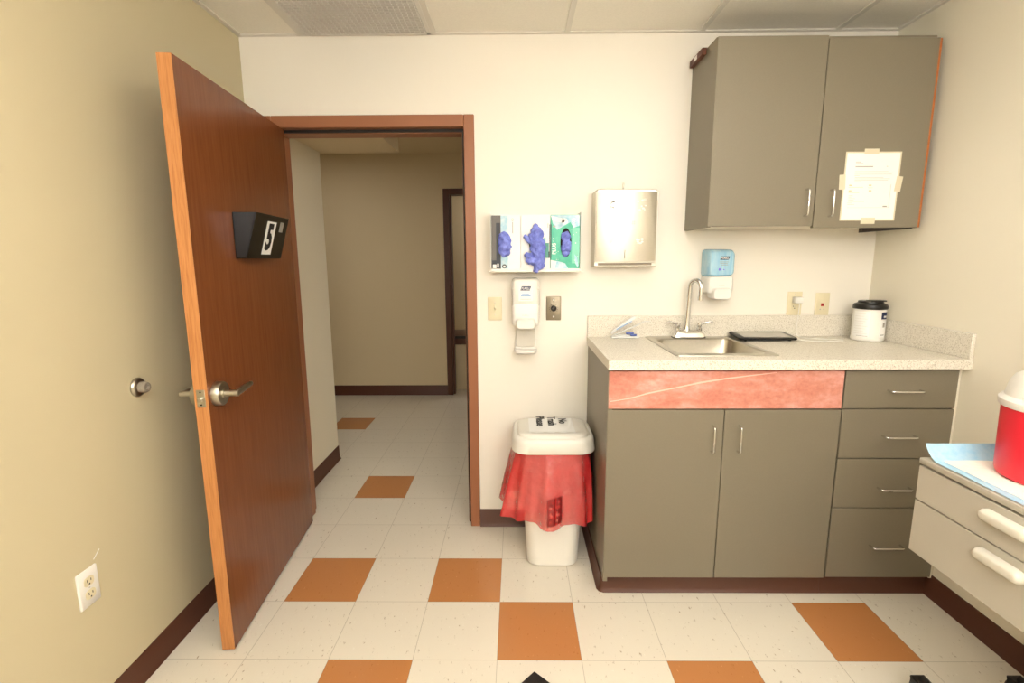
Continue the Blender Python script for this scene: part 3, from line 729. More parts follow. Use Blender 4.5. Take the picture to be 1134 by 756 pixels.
def smooth_path(P, m=6):
    P = [Vector(p) for p in P]; out = []
    for i in range(len(P)-1):
        p0, p1, p2, p3 = P[max(i-1, 0)], P[i], P[i+1], P[min(i+2, len(P)-1)]
        for k in range(m):
            s = k/m
            out.append(0.5*((2*p1) + (p2-p0)*s + (2*p0-5*p1+4*p2-p3)*s*s + (3*p1-p0-3*p2+p3)*s**3))
    out.append(P[-1]); return out
mb = MB(M_WHITE).tube(smooth_path(pts), 0.0016, 8); shift(mb, t).build('charging_cord', t)
t = thing('data_jack_plate', 'ivory wall plate with red jack near the right corner', 'wall plate', (1.598, YW, 1.193))
M = wall_plate(t, 1.598, 1.193, M_IVORY, 0.0345, 0.0575)
mb = MB(M_RED).box(-.007, .007, -.009, .006, .005, .0085, .001, 1, M=M); mb.m(M_INK).box(-.003, .003, -.004, .001, .0084, .0088, M=M); shift(mb, t).build('jack', t, label='red jack')
mb = MB(M_GREYINK); 
for dx in (-.009, .009): mb.box(dx-.003, dx+.003, -.027, -.022, .0058, .0064, M=M)
shift(mb, t).build('plate_marks', t)

# ------------------------------------------------------------------ countertop, sink and faucet
CX0, CZ1, CZ0, CY0 = 0.430, 1.035, 0.995, 0.302
SX0, SX1, SY0, SY1 = 0.742, 1.104, 0.425, 0.800     # bowl opening
t = thing('countertop', 'speckled beige laminate countertop with backsplash along the back and right walls', 'countertop', ((CX0+XR)/2, YW, CZ0))
mb = MB(M_STONE); o0 = 0.012
ox0, ox1, oy0, oy1 = SX0-o0, SX1+o0, SY0-o0, SY1+o0
mb.box(CX0, XR-0.001, CY0, oy0, CZ0, CZ1, 0.002, 1); mb.box(CX0, XR-0.001, oy1, YW-0.001, CZ0, CZ1)
mb.box(CX0, ox0, oy0-.002, oy1, CZ0, CZ1); mb.box(ox1, XR-0.001, oy0-.002, oy1, CZ0, CZ1)
shift(mb, t).build('counter_slab', t)
mb = MB(M_STONE).box(CX0, XR-0.001, YW-0.020, YW-0.001, CZ1, 1.140, 0.0015, 1); shift(mb, t).build('backsplash', t)
mb = MB(M_STONE).box(XR-0.018, XR-0.001, CY0+0.002, YW-0.020, CZ1, 1.134, 0.0015, 1); shift(mb, t).build('side_splash', t)

t = thing('sink', 'small stainless steel drop-in sink in the countertop', 'sink', ((SX0+SX1)/2, 0.62, CZ1))
rx0, rx1, ry0, ry1 = 0.712, 1.134, 0.378, 0.888
mb = MB(M_SINK); zt = CZ1+0.004
cx, cy = (SX0+SX1)/2, (SY0+SY1)/2; hx, hy = (SX1-SX0)/2, (SY1-SY0)/2
def ring_r(z, x0, x1, y0, y1, r): return rrect(z, (x0+x1)/2, (y0+y1)/2, (x1-x0)/2, (y1-y0)/2, r, 8)
mb.rings([ring_r(CZ1+.0003, rx0, rx1, ry0, ry1, .022), ring_r(zt-.001, rx0+.001, rx1-.001, ry0+.001, ry1-.001, .022), ring_r(zt, rx0+.004, rx1-.004, ry0+.004, ry1-.004, .02),
          ring_r(zt, SX0-.004, SX1+.004, SY0-.004, SY1+.004, .045), ring_r(zt-.004, SX0, SX1, SY0, SY1, .045), ring_r(zt-.10, SX0+.008, SX1-.008, SY0+.008, SY1-.008, .05),
          ring_r(zt-.135, SX0+.02, SX1-.02, SY0+.02, SY1-.02, .05), ring_r(zt-.15, SX0+.05, SX1-.05, SY0+.05, SY1-.05, .05), ring_r(zt-.154, cx-.04, cx+.04, cy-.04, cy+.04, .039)], cap0=False, cap1=True)
shift(mb, t).build('sink_bowl', t)
mb = MB(M_CHROME).lathe([(0.040, 0.0), (0.038, .004), (0.028, .004), (0.024, .001)], c=(cx, cy, zt-.154), cap1=False); mb.m(M_GASKET).lathe([(0.024, .0012), (.002, .0012)], c=(cx, cy, zt-.154)); shift(mb, t).build('drain', t)
mb = MB(M_PAPER)
for k in range(6): mb.box(.935+k*.022, .945+k*.022, .812, .815, zt, zt+.0006)

t = thing('faucet', 'chrome gooseneck faucet with two lever handles behind the sink', 'faucet', (0.92, 0.845, zt))
FX, FY = 0.919, 0.846
mb = MB(M_CHROME).loft([(zt, FX, FY, .078, .027, .016), (zt+.012, FX, FY, .077, .026, .016), (zt+.030, FX, FY, .066, .019, .014), (zt+.036, FX, FY, .060, .014, .012)], n=6)
mb.m(M_GASKET).loft([(zt-.0002, FX, FY, .080, .029, .016), (zt+.003, FX, FY, .080, .029, .016)], n=6); shift(mb, t).build('faucet_base', t)
mb = MB(M_CHROME); S = Vector((FX-.010, FY, 0)); dirv = Vector((0.055, -0.075, 0)).normalized(); rad = 0.030
pts = [S+Vector((0, 0, zt+.030)), S+Vector((0, 0, zt+.042)), S+Vector((0.001, 0, zt+.06)), S+Vector((.004, 0, 1.20)), S+Vector((.006, 0, 1.275))]
top = S+Vector((.006, 0, 1.282)); Cn = top + dirv*rad
rr_ = [0.018, 0.015, 0.0125, 0.0115, 0.011]
for k in range(0, 13):
    a = PI - PI*k/12*1.02; pts.append(Cn + dirv*rad*math.cos(a) + Vector((0, 0, rad*math.sin(a)*1.2))); rr_.append(0.011)
endp = pts[-1]; pts += [endp+Vector((0, 0, -.035)), endp+Vector((0, 0, -.036)), endp+Vector((0, 0, -.055))]; rr_ += [.011, .0125, .0125]
mb.tube(pts, rr_, 16); shift(mb, t).build('spout', t)
for sg in (-1, 1):
    hx_ = FX + sg*0.052
    mb = MB(M_CHROME).lathe([(.013, zt+.034), (.013, zt+.045), (.009, zt+.050), (.011, zt+.062), (.010, zt+.070), (.004, zt+.073)], c=(hx_, FY, 0), n=20)
    mb.tube([(hx_, FY, zt+.066), (hx_+sg*.02, FY-.002, zt+.070), (hx_+sg*.045, FY-.004, zt+.077), (hx_+sg*.062, FY-.006, zt+.078)], [.006, .0055, .0065, .005], 10)
    shift(mb, t).build('lever_handle', t)

# ------------------------------------------------------------------ base cabinets
def pull(parent_t, parent, M, length, proj=0.028, r=0.004):
    """U shaped bar pull; local x along the bar, local z away from the front"""
    h = length/2; c = 0.010
    P = [(-h, 0, 0), (-h, 0, proj-c), (-h+.003, 0, proj-.003), (-h+c, 0, proj), (h-c, 0, proj), (h-.003, 0, proj-.003), (h, 0, proj-c), (h, 0, 0)]
    mb = MB(M_CHROME).tube(P, r, 10, M=M)
    shift(mb, parent_t); o = mb.build('handle', parent, label='chrome bar handle'); return o
FYD, FYC = 0.337, 0.357
def front_panel(t, name, x0, x1, z0, z1, y0=FYD, y1=FYC-0.001, mt=None):
    mb = MB(mt or M_LAM).box(x0, x1, y0, y1, z0, z1, 0.0012, 1)
    mb = shift(mb, t); return mb.build(name, t)
t = thing('sink_cabinet', 'grey laminate sink base cabinet with red marbled panel above two doors', 'cabinet', (0.905, 0.63, 0))
mb = MB(M_LAM)
mb.box(0.437, 0.455, FYC-0.019, YW-0.001, 0.07, 0.994); mb.m(M_GAP)
mb.box(1.352, 1.371, FYC, YW-0.001, 0.09, 0.994); mb.box(0.455, 1.352, FYC, YW-0.001, 0.075, 0.093); mb.box(0.455, 1.352, YW-0.012, YW-0.001, 0.09, 0.994)
mb.box(0.455, 1.352, FYC, FYC+0.018, 0.93, 0.994); mb.box(0.455, 1.352, FYC, FYC+0.018, 0.80, 0.85); mb.box(0.89, 0.925, FYC, FYC+0.018, 0.09, 0.82)
shift(mb, t).build('carcass', t)
p = front_panel(t, 'false_front', 0.4400, 1.3665, 0.8295, 0.984, mt=M_PINK)
mb = MB(M_CREASE); cr = [(0.445, .860), (0.52, .872), (0.60, .895), (0.70, .915), (0.80, .937), (0.90, .953), (1.02, .968), (1.1, .977)]
Mf = on_back_wall(0, FYD, 0)
wd = [.0015, .002, .003, .0025, .0035, .003, .002, .001]
mb.poly([(x, z-w_) for (x, z), w_ in zip(cr, wd)] + [(x, z+w_) for (x, z), w_ in reversed(list(zip(cr, wd)))], 0.0004, Mf)
shift(mb, t).build('crease', p)
for x0, x1, hx_ in ((0.4385, 0.9035, 0.860), (0.9065, 1.3675, 0.966)):
    d = front_panel(t, 'cabinet_door', x0, x1, 0.088, 0.8245)
    pull(t, d, frame((hx_, FYD, 0.705), (0, 0, 1), (-1, 0, 0)), 0.108)
def toe(t, x0, x1, left=False):
    mb = MB(M_VINYL); prof = [(0.0, 0.0), (-0.016, 0), (-.013, .006), (-.005, .018), (-.004, .080), (0, .082)]
    y = FYC + 0.018
    if left:
        xs = x0
        path = [(xs, YW-0.002, (-1, 0)), (xs, y+.012, (-1, 0)), (xs+.004, y+.004, (-.7, -.7)), (xs+.012, y, (0, -1)), (x1, y, (0, -1))]
    else: path = [(x0, y, (0, -1)), (x1, y, (0, -1))]
    rings = [[(px - d[0]*o_, py - d[1]*o_, z) for o_, z in prof] for px, py, d in path]
    mb.rings(rings)
    mb.m(M_GAP).box(x0+.014, x1, y+.001, YW-.01, 0.001, 0.078)
    shift(mb, t).build('toe_kick', t, label='dark brown vinyl toe kick')
toe(t, 0.434, 1.3715, True)
t = thing('drawer_cabinet', 'grey laminate base cabinet with four drawers beside the sink cabinet', 'cabinet', (1.6, 0.63, 0))
mb = MB(M_GAP).box(1.3725, 1.814, FYC, YW-0.001, 0.083, 0.994); mb.m(M_RWALL).box(1.8135, 1.829, FYC-.012, FYC+.05, 0.083, 0.994); shift(mb, t).build('carcass', t)
for z0, z1, hz, hx_ in ((0.8305, 0.985, 0.904, 1.605), (0.6215, 0.8265, 0.716, 1.604), (0.4065, 0.6175, 0.494, 1.61), (0.092, 0.4025, 0.238, 1.607)):
    d = front_panel(t, 'drawer_front', 1.3725 if z0 > .8 else 1.3735, 1.8135, z0, z1)
    pull(t, d, on_back_wall(hx_, FYD, hz), 0.125)
toe(t, 1.3725, 1.829)

# ------------------------------------------------------------------ wall cabinet and taped sheet
UX0, UX1, UY, UZ0, UZ1 = 0.893, 1.789, 0.605, 1.552, 2.300
t = thing('wall_cabinet', 'grey laminate wall cabinet with two doors above the counter', 'cabinet', (1.34, YW, UZ0))
mb = MB(M_LAM).box(UX0+.002, UX0+.020, UY+.021, YW-.001, UZ0+.003, UZ1+.012)
mb.box(UX1-.020, UX1-.002, UY+.021, YW-.001, UZ0+.003, UZ1+.012)
mb.box(UX0+.02, UX1-.02, UY+.021, YW-.001, UZ1-.006, UZ1+.012)
mb.m(M_UNDER).box(UX0+.02, UX1-.02, UY+.021, YW-.001, UZ0+.006, UZ0+.022); mb.m(M_GAP).box(UX0+.02, UX1-.02, UY+.022, UY+.04, UZ0+.02, UZ1-.008)
shift(mb, t).build('carcass', t)
dl_ = MB(M_LAM).box(UX0, 1.3385, UY, UY+.020, UZ0+.005, UZ1+.008, 0.0012, 1); dl_ = shift(dl_, t).build('cabinet_door', t)
dr = MB(M_LAM).box(1.3415, UX1-.003, UY, UY+.020, UZ0-.004, UZ1-.004, 0.0012, 1); dr = shift(dr, t).build('cabinet_door', t)
mb = MB(M_RAW).box(UX1-.0031, UX1+.005, UY+.0005, UY+.0195, UZ0-.003, UZ1-.006); shift(mb, t).build('edge_strip', dr, label='bare orange wood edge')
pull(t, dl_, frame((1.300, UY, 1.653), (0, 0, 1), (-1, 0, 0)), 0.108)
pull(t, dr, frame((1.404, UY, 1.650), (0, 0, 1), (-1, 0, 0)), 0.108)
mb = MB(M_GAP).rings([[(1.575, .64, 1.530), (1.575, .66, 1.530), (1.575, .66, 1.556), (1.575, .64, 1.556)], [(1.780, .625, 1.545), (1.780, .66, 1.545), (1.780, .66, 1.556), (1.780, .625, 1.556)]]); shift(mb, t).build('bottom_strip', t, label='dark strip under the right end')
t = thing('metal_bracket', 'small dark brown bracket on the top left corner of the wall cabinet', 'bracket', (0.885, .80, UZ1))
mb = MB(M_BROWNMETAL).box(.8755, .8945, .735, .895, UZ1-.012, UZ1+.016, 0.001, 1); mb.box(.8755, .93, .735, .895, UZ1+.0125, UZ1+.016, 0.001, 1)
mb.m(M_PAPER).box(.8745, .877, .80, .84, UZ1-.006, UZ1+.012, .0006, 1); shift(mb, t).build('bracket_plate', t)

t = thing('notice_sheet', 'laminated white notice taped to the right wall cabinet door', 'notice', (1.567, UY, 1.58))
NM = frame((1.5675, UY-.0006, 1.718), (1, 0, -0.003), (-0.055, 0, 1))
hw, hh = .110, .1345
shift(MB(M_TAPE).poly(rect(-hw-.006, hw+.006, -hh-.006, hh+.006), .0005, NM), t).build('laminate_sleeve', t)
shift(MB(M_PAPER).poly(rect(-hw, hw, -hh, hh), .0008, NM), t).build('paper', t)
for (a, b_, w_, h_, ro) in ((-.010, .141, .030, .011, 0), (.004, -.141, .030, .013, 0), (-.120, .018, .013, .030, 3), (.116, .010, .013, .031, -6)):
    Mt = NM @ Matrix.Translation((a, b_, .0006)) @ Matrix.Rotation(R(ro), 4, 'Z')
    shift(MB(M_TAPE).poly(rect(-w_, w_, -h_, h_) if w_ > h_ else rect(-w_, w_, -h_, h_), .0005, Mt), t).build('tape', t, label='strip of pale tape')
mb = MB(M_GREYINK)
NT = NM @ Matrix.Translation((0, 0, .0008))
def line(x0, x1, y, h=.0022, m_=None):
    if m_: mb.m(m_)
    mb.poly(rect(x0, x1, y, y+h), .0003, NT)
line(-.072, -.050, .098); line(-.072, -.040, .093, .0015); line(-.072, .002, .078, .0045); line(.058, .064, .080)
for k, xe in ((0, .068), (1, .086), (2, .084), (3, -.05)): line(-.072, xe, .060-k*.0055, .0012)
for k, xe in ((0, .05), (1, .078), (2, .07), (3, -.04)): line(-.070, xe, .036-k*.0055, .0012)
mb.m(M_TANINK); line(-.090, -.078, .002, .005); line(-.092, -.030, -.004, .0014); line(-.008, .004, .002, .005); line(-.010, .010, -.006, .0014)
line(-.090, -.078, -.020, .005); line(-.090, -.045, -.026, .0014); line(-.006, .006, -.020, .005)
mb.m(M_GREYINK)
for k, (xs, xe) in enumerate(((-.088, -.07), (-.088, -.075), (-.088, -.06), (-.088, -.065), (-.088, -.02), (-.09, -.07), (-.09, -.06))): line(xs, xe, -.038-k*.006, .0012)
line(-.090, .085, -.087, .0008); mb.poly(rect(.0845, .0855, -.087, .01), .0003, NT); line(.060, .078, -.084, .0045, M_GREY)
shift(mb, t).build('print', t)

# ------------------------------------------------------------------ things on the counter
t = thing('tablet', 'black tablet lying on the countertop right of the sink', 'tablet', (1.26, .80, CZ1))
TMx = Matrix.Translation((1.262, .806, CZ1+.0165)) @ Matrix.Rotation(R(-2), 4, 'Z') @ Matrix.Rotation(R(4.0), 4, 'X')
mb = MB(M_BLACK).loft([(-.006, 0, 0, .130, .071, .012), (-.002, 0, 0, .134, .075, .014), (.004, 0, 0, .134, .075, .014), (.006, 0, 0, .131, .072, .012)], n=5, M=TMx); shift(mb, t).build('tablet_case', t)
mb = MB(M_SCREEN).box(-.108, .108, -.056, .056, .0055, .0066, M=TMx); shift(mb, t).build('screen', t)
for sx_ in (-.105, .105):
    mb = MB(M_BLACK).lathe([(.006, -.0165+.0), (.006, -.004)], n=12, M=Matrix.Translation((1.262+sx_, .752, CZ1+.0168))); shift(mb, t).build('foot', t)
t = thing('wipes_canister', 'white wipes canister with black lid in the counter corner', 'canister', (1.742, .772, CZ1))
CC = (1.742, .772, CZ1)
mb = MB(M_WHITE).lathe([(.060, .0003), (.066, .003), (.068, .010), (.068, .016), (.066, .020), (.066, .146), (.0655, .150), (.063, .156), (.060, .158)], c=CC, n=48); shift(mb, t).build('canister_body', t)
mb = MB(M_BLACK).lathe([(.0685, .150), (.0695, .152), (.0695, .164), (.066, .172), (.052, .178), (.050, .186), (.046, .188)], c=CC, n=48)
mb.box(CC[0]-.028, CC[0]+.040, CC[1]-.05, CC[1]-.005, CC[2]+.186, CC[2]+.192, .002, 1); shift(mb, t).build('lid', t, label='black flip lid')
def curved_patch(mb, a0, a1, z0, z1, r=.0664, n=10):
    rings = []
    for k in range(n+1):
        a = R(a0 + (a1-a0)*k/n); c, s = math.cos(a), math.sin(a)
        rings.append([(CC[0]+r_*c, CC[1]+r_*s, CC[2]+z) for r_, z in ((r-.001, z0), (r, z0), (r, z1), (r-.001, z1))])
    mb.rings(rings)
mb = MB(M_CANLABEL); curved_patch(mb, 176, 240, .022, .140); curved_patch(mb, 277, 325, .022, .100, .0665)
mb.m(M_NAVY); curved_patch(mb, 280, 316, .106, .138, .0667); mb.m(M_PAPER); curved_patch(mb, 291, 312, .113, .122, .0669)
mb.m(mat('pale_grey_ink', (222, 218, 210), 0.6))
for k in range(9): curved_patch(mb, 182, 234 - (k*37) % 22, .036+k*.0115, .0375+k*.0115, .0668)
mb.m(M_GREY); curved_patch(mb, 290, 302, .068, .090, .0669); curved_patch(mb, 282, 304, .030, .034, .0669); curved_patch(mb, 195, 236, .0245, .0265, .0668)
shift(mb, t).build('label', t)
t = thing('stapler', 'white and blue open stapler on the counter left of the sink', 'stapler', (.60, .845, CZ1))
SY_ = .846
mb = MB(M_STAPLER).box(.540, .676, SY_-.012, SY_+.012, CZ1+.0004, CZ1+.011, .004, 2); mb.box(.560, .632, SY_-.007, SY_+.007, CZ1+.011, CZ1+.018, .002, 1); shift(mb, t).build('base', t)
Ma = Matrix.Translation((.543, SY_, CZ1+.018)) @ Matrix.Rotation(R(-29), 4, 'Y')
mb = MB(M_STAPLER)
mb.rings([[(x, -.011, z0), (x, .011, z0), (x, .009, z1), (x, -.009, z1)] for x, z0, z1 in ((.0, .002, .012), (.02, .008, .020), (.08, .012, .026), (.132, .016, .030), (.140, .018, .026))], M=Ma)
mb.m(M_BLUEINK).box(.03, .115, -.0118, -.0105, .012, .016, M=Ma); shift(mb, t).build('upper_arm', t)
mb = MB(M_STAPLER).tube([(.543, SY_-.010, CZ1+.014), (.60, SY_-.012, CZ1+.038), (.66, SY_-.012, CZ1+.064), (.695, SY_-.012, CZ1+.084), (.728, SY_-.012, CZ1+.084)], [.003, .003, .003, .0025, .0018], 8); shift(mb, t).build('blade', t)
mb = MB(M_BLUELEVER).box(.612, .650, SY_-.010, SY_+.006, CZ1+.020, CZ1+.030, .003, 2); mb.box(.634, .664, SY_-.010, SY_+.006, CZ1+.011, CZ1+.021, .003, 2); shift(mb, t).build('lever', t, label='blue lever')

# ------------------------------------------------------------------ waste bin with red bag
t = thing('waste_bin', 'white plastic waste bin with lid standing between door and cabinet', 'bin', (.239, .67, 0))
BX, BY = .240, .668
mb = MB(M_BIN).loft([(.0005, BX, BY, .112, .116, .05), (.006, BX, BY, .119, .123, .056), (.03, BX, BY, .122, .125, .058), (.30, BX+.002, BY+.012, .138, .128, .058), (.558, BX+.004, BY+.024, .156, .128, .058)], n=8, cap1=True); shift(mb, t).build('bin_body', t)
LX, LY = .2405, .692
mb = MB(M_LID).loft([(.557, LX, LY, .190, .162, .078), (.561, LX, LY, .1925, .1645, .080), (.606, LX, LY, .188, .160, .080), (.618, LX, LY, .185, .157, .078), (.6245, LX, LY, .178, .150, .074), (.6255, LX, LY, .170, .142, .070), (.620, LX, LY, .167, .139, .068),
                       (.620, LX, LY, .164, .136, .067), (.631, LX, LY, .161, .133, .066), (.636, LX, LY, .154, .126, .062), (.637, LX, LY, .12, .10, .05)], n=10); shift(mb, t).build('lid', t)
t = thing('paper_note', 'white paper note reading No Trash Please on the bin lid', 'note', (.24, .69, .635))
NMx = frame((.236, .698, .6374), (1, 0, 0), (0, 1, 0))
mb = MB(M_PAPER); rings = []
for i in range(13):
    x = -.106 + .212*i/12
    rings.append([(x, y, 0.0008 + .0010*(1+noise.noise(Vector((x*22, y*22, 1.3)))) + (0.0014 if k == 0 else 0)) for k, y in enumerate((-.108 + .006*math.sin(i*1.9), -.06, -.02, .02, .06, .102))])
mb.rings(rings, False, False, False, NMx); shift(mb, t).build('paper', t)
for body, x in (('No', .058), ('Trash', .005), ('Please', -.050)):
    text('lettering', body, 0.056, Matrix.Translation((.236+x, .752, .6416)) @ Matrix.Rotation(R(-90), 4, 'Z'), M_INK, t, bold=.001)
mb = MB(M_BAG); rings = []; n = 120; KZ = 26
for k in range(KZ+1):
    f_ = k/KZ; ring = []
    for i in range(n):
        a = 2*PI*i/n; ca, sa = math.cos(a), math.sin(a)
        e_ = 0.80
        bx = math.copysign(abs(ca)**e_, ca); by = math.copysign(abs(sa)**e_, sa)
        fl_ = f_**0.85
        hx_ = .180 + .052*fl_; hy_ = .150 + .046*fl_
        wv = .017*fl_*(math.sin(7*a+.6) + .7*math.sin(12*a+2.1) + .5*math.sin(19*a+1)) + .006*f_*noise.noise(Vector((bx*5, by*5, f_*6)))
        x = LX - .008*fl_ + (hx_+wv)*bx; y = LY + (hy_+wv)*by
        zb = .226 + .034*ca*ca + .010*math.sin(3*a+1.0) + .006*math.sin(9*a) - .004
        z = .566 + (zb-.566)*f_
        if x > .418: x = .418 + .1*(x-.418)
        if y > .893: y = .893 + .05*(y-.893)
        ring.append((x, y, z))
    rings.append(ring)
mb.rings(rings, False, False, True)
bag = shift(mb, thing('waste_bag', 'translucent red plastic waste bag flaring out over the white bin', 'bag', (LX, LY, .22)))
bt = bpy.data.objects['waste_bag']; bago = bag.build('bag_film', bt, angle=80)
def bag_pt(x, z):                       # front surface of the bag under a given x, z
    P = [r for r in rings]; best = None
    for ring in P:
        for p in ring:
            if p[1] < LY:
                d = (p[0]-x)**2 + (p[2]-z)**2
                if best is None or d < best[0]: best = (d, p)
    return best[1]
mb = MB(M_BAGPRINT); gr = []
xs_ = [.207 + i*.010 for i in range(8)]; zs_ = [.245 + k*.012 for k in range(11)]
gr = [[(x, bag_pt(x, z)[1]-.004, z) for x in xs_] for z in zs_]
tb = bmesh.new(); vv = [[tb.verts.new(p) for p in r] for r in gr]
for k in range(len(zs_)-1):
    for i in range(len(xs_)-1):
        if (k in (1, 3, 4, 6, 8) and i in (1, 2, 4, 5)) and (i+k) % 3: continue
        tb.faces.new((vv[k][i], vv[k][i+1], vv[k+1][i+1], vv[k+1][i]))
mb.absorb(tb); shift(mb, bt).build('printed_panel', bt, label='dark red printed panel')

# ------------------------------------------------------------------ cart at the right with pad and sharps container
KX0, KX1, KY1, KY0 = 1.292, 1.745, -.152, -.92
t = thing('medical_cart', 'pale grey two-drawer medical cart by the right wall', 'cart', ((KX0+KX1)/2, (KY0+KY1)/2, 0))
mb = MB(M_CART).box(KX0+.018, KX1, KY0, KY1, .527, .806, .003, 1); shift(mb, t).build('cart_body', t)
mb = MB(M_CART).box(KX0-.001, KX1+.004, KY0-.004, KY1+.002, .8085, .828, .004, 2); shift(mb, t).build('cart_top', t)
for z0, z1, hz in ((.529, .6945, .658), (.6975, .8035, .767)):
    mb = MB(M_CART).box(KX0, KX0+.0175, KY0+.003, KY1, z0, z1, .002, 1); shift(mb, t); d = mb.build('drawer_front', t)
    Mh = frame((KX0, -.434, hz), (0, -1, 0), (0, 0, 1))     # local x towards the camera, local z -> -x side
    sgn = 1 if (Mh.to_3x3() @ Vector((0, 0, 1))).x < 0 else -1
    mb = MB(M_CARTH); mb.loft([(sgn*.0005, 0, 0, .064, .0165, .0164), (sgn*.012, 0, 0, .064, .0165, .0164), (sgn*.020, 0, 0, .060, .0125, .0124), (sgn*.023, 0, 0, .054, .007, .0069)], n=8, M=Mh)
    shift(mb, t).build('handle', d, label='rounded cream drawer handle')
mb = MB(M_CART).box(1.46, 1.58, -.62, -.46, .09, .527, .008, 2); shift(mb, t).build('column', t)
mb = MB(M_BLACK).box(1.40, 1.67, -.80, -.32, .078, .098, .006, 2)
for cx_ in (1.378, 1.690):
    mb.tube([(cx_, -.172, .082), (cx_, -.25, .086), (1.535+(cx_-1.535)*.6, -.36, .088)], .012, 10); mb.tube([(cx_, -.85, .082), (1.535+(cx_-1.535)*.6, -.70, .088)], .012, 10)
shift(mb, t).build('base_frame', t)
for cx_ in (1.378, 1.690):
    for cy_ in (-.172, -.85):
        Mc = Matrix.Translation((cx_, cy_, .036)) @ Matrix.Rotation(R(90), 4, 'Y')
        mb = MB(M_BLACK).lathe([(.010, -.014), (.028, -.014), (.034, -.011), (.0355, -.006), (.0355, .006), (.034, .011), (.028, .014), (.010, .014)], n=28, M=Mc)
        mb.box(cx_-.024, cx_-.016, cy_-.02, cy_+.02, .03, .078, .003, 1); mb.box(cx_+.016, cx_+.024, cy_-.02, cy_+.02, .03, .078, .003, 1); mb.box(cx_-.024, cx_+.024, cy_-.022, cy_+.022, .070, .080, .003, 1)
        shift(mb, t).build('caster', t, label='black caster wheel')

t = thing('underpad', 'blue-edged white absorbent pad spread over the cart top', 'pad', (1.52, -.5, .829))
def pad_grid(x0, x1, y0, y1, nx, ny, lift):
    G = []
    for j in range(ny+1):
        y = y0 + (y1-y0)*j/ny; row = []
        for i in range(nx+1):
            x = x0 + (x1-x0)*i/nx
            c = max(0.0, (y - (-.205))/.055)           # far end curls upwards
            yy_ = y if c <= 0 else -.205 + .055*math.sin(min(c, 1.3)*1.05)
            z = .8295 + lift + (.042*(c**1.5) if c > 0 else 0) + .0016*(1+noise.noise(Vector((x*18, y*18, 0))))
            row.append((x, min(yy_, -.150), z))
        G.append(row)
    return G
def sheet(mb, G):
    tb = bmesh.new(); vv = [[tb.verts.new(p) for p in r] for r in G]
    for a, b_ in zip(vv, vv[1:]):
        for i in range(len(a)-1): tb.faces.new((a[i], a[i+1], b_[i+1], b_[i]))
    return mb.absorb(tb)
mb = MB(M_PADBLUE); sheet(mb, pad_grid(KX0+.006, KX1, KY0+.02, -.150, 30, 60, 0)); shift(mb, t).build('backing_film', t, label='pale blue film border')
mb = MB(M_PADWHITE); sheet(mb, pad_grid(KX0+.032, KX1-.03, KY0+.05, -.196, 30, 50, .0012)); shift(mb, t).build('absorbent_layer', t)

t = thing('sharps_container', 'red round sharps container with white lid standing on the cart', 'sharps container', (1.522, -.334, .832))
SC = (1.508, -.326, .8335); r0 = .120
mb = MB(M_SHARPS).lathe([(r0-.010, 0), (r0-.003, .004), (r0, .014), (r0+.004, .185), (r0+.004, .196)], c=SC, n=56); shift(mb, t).build('container_body', t)
mb = MB(M_WHITE).lathe([(r0+.004, .194), (r0+.010, .194), (r0+.012, .200), (r0+.012, .212), (r0+.007, .218), (r0+.001, .222), (r0-.006, .258), (r0-.016, .276), (r0-.040, .292), (.03, .300)], c=SC, n=56)
mb.m(M_LTGREY).lathe([(.004, 0), (.004, .002)], M=Matrix.Translation((SC[0]-.07, SC[1]-.075, SC[2]+.245)) @ Matrix.Rotation(R(60), 4, 'Y'), n=10); shift(mb, t).build('lid', t, label='white domed lid')

# ------------------------------------------------------------------ mat corner at the bottom
Mm = Matrix.Translation((.132, -.066, 0)) @ Matrix.Rotation(R(-133), 4, 'Z')
mt_ = MB(M_MAT).box(0, .60, 0, .45, .0005, .010, .003, 1, M=Mm).build('floor_mat')
tag(mt_, 'corner of a dark brown woven mat lying on the floor tiles', 'mat')

# ------------------------------------------------------------------ ceiling lamps (behind and above the camera) and hall lamp
LAMP = 1.0
def troffer(x0, x1, y0, y1, strength, label):
    t = thing('ceiling_light', label, 'ceiling light', ((x0+x1)/2, (y0+y1)/2, ZC-.004), group='recessed ceiling lights')
    mb = MB(M_VENTW)
    for a in ((x0, x0+.02, y0, y1), (x1-.02, x1, y0, y1), (x0, x1, y0, y0+.02), (x0, x1, y1-.02, y1)): mb.box(*a, ZC-.010, ZC-.004)
    shift(mb, t).build('lamp_frame', t)
    m = M_LAMP.copy(); m.node_tree.nodes['Principled BSDF'].inputs['Emission Strength'].default_value = strength
    mb = MB(m).box(x0+.02, x1-.02, y0+.02, y1-.02, ZC-.008, ZC-.0045); shift(mb, t).build('diffuser', t)
troffer(-0.90, -0.31, -2.14, -0.93, 4.0, 'recessed ceiling light at the back left')
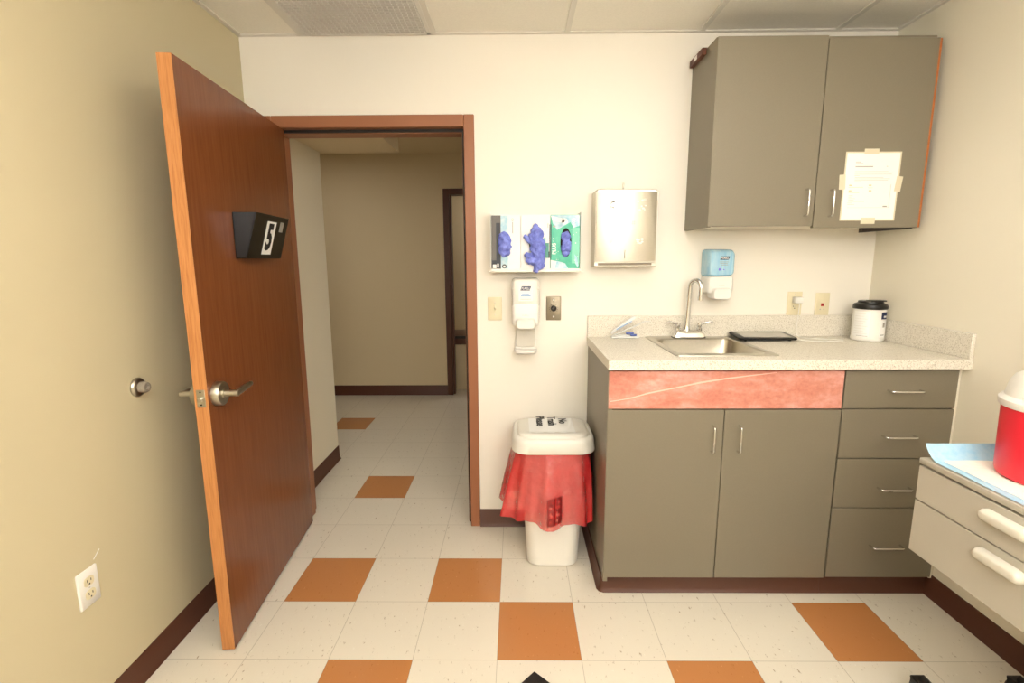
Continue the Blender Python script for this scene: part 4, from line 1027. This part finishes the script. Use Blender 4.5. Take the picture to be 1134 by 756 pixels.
troffer(0.325, 0.925, -0.92, 0.288, 3.4, 'recessed ceiling light above the middle of the room')
troffer(0.94, 1.54, -2.14, -0.93, 4.0, 'recessed ceiling light at the back right')
troffer(-2.6, -1.4, 2.3, 2.9, 2.2, 'recessed ceiling light in the hallway')
troffer(0.3, 1.5, 1.5, 2.1, 2.8, 'recessed ceiling light at the right end of the hallway')
troffer(-0.5, 0.7, 4.3, 4.9, 4.0, 'recessed ceiling light in the room beyond the hallway')

# the photographer's flash, bounced off the ceiling behind the camera
fd = bpy.data.lights.new('bounce_flash', 'AREA'); fd.shape = 'DISK'; fd.size = 0.14; fd.energy = FLASH; fd.color = (0.985, 0.99, 1.0)
fo = bpy.data.objects.new('bounce_flash', fd); COL.objects.link(fo); fo.location = (0.35, -1.95, 1.55); fo.rotation_euler = (R(180+18), 0, 0)
wd_ = bpy.data.worlds.new('world'); scene.world = wd_; wd_.use_nodes = True
wd_.node_tree.nodes['Background'].inputs['Color'].default_value = (0.9, 0.87, 0.8, 1); wd_.node_tree.nodes['Background'].inputs['Strength'].default_value = 0.05

# ------------------------------------------------------------------ camera
yaw, pit, rol = -0.010616474094087105, 0.163938728834126, -0.00458102983240964
c, s = math.cos, math.sin
F = Vector((s(yaw)*c(pit), c(yaw)*c(pit), -s(pit))); r_ = Vector((c(yaw), -s(yaw), 0)); U = r_.cross(F)
X = r_*c(rol) + U*s(rol); Y = -r_*s(rol) + U*c(rol)
cam = bpy.data.cameras.new('camera'); cam.sensor_width = 36.0; cam.lens = 552.441621623616/1134*36.0; cam.clip_start = 0.02
co = bpy.data.objects.new('camera', cam); COL.objects.link(co)
Mc = Matrix.Identity(4)
for i in range(3):
    Mc[i][0] = X[i]; Mc[i][1] = Y[i]; Mc[i][2] = -F[i]; Mc[i][3] = (0.0759053712200878, -1.5933837835033038, 1.423544785381588)[i]
co.matrix_world = Mc
scene.camera = co

vs_ = scene.view_settings
vs_.view_transform = 'Standard'; vs_.look = 'None'; vs_.gamma = 1.0; vs_.use_curve_mapping = False
vs_.exposure = -0.06
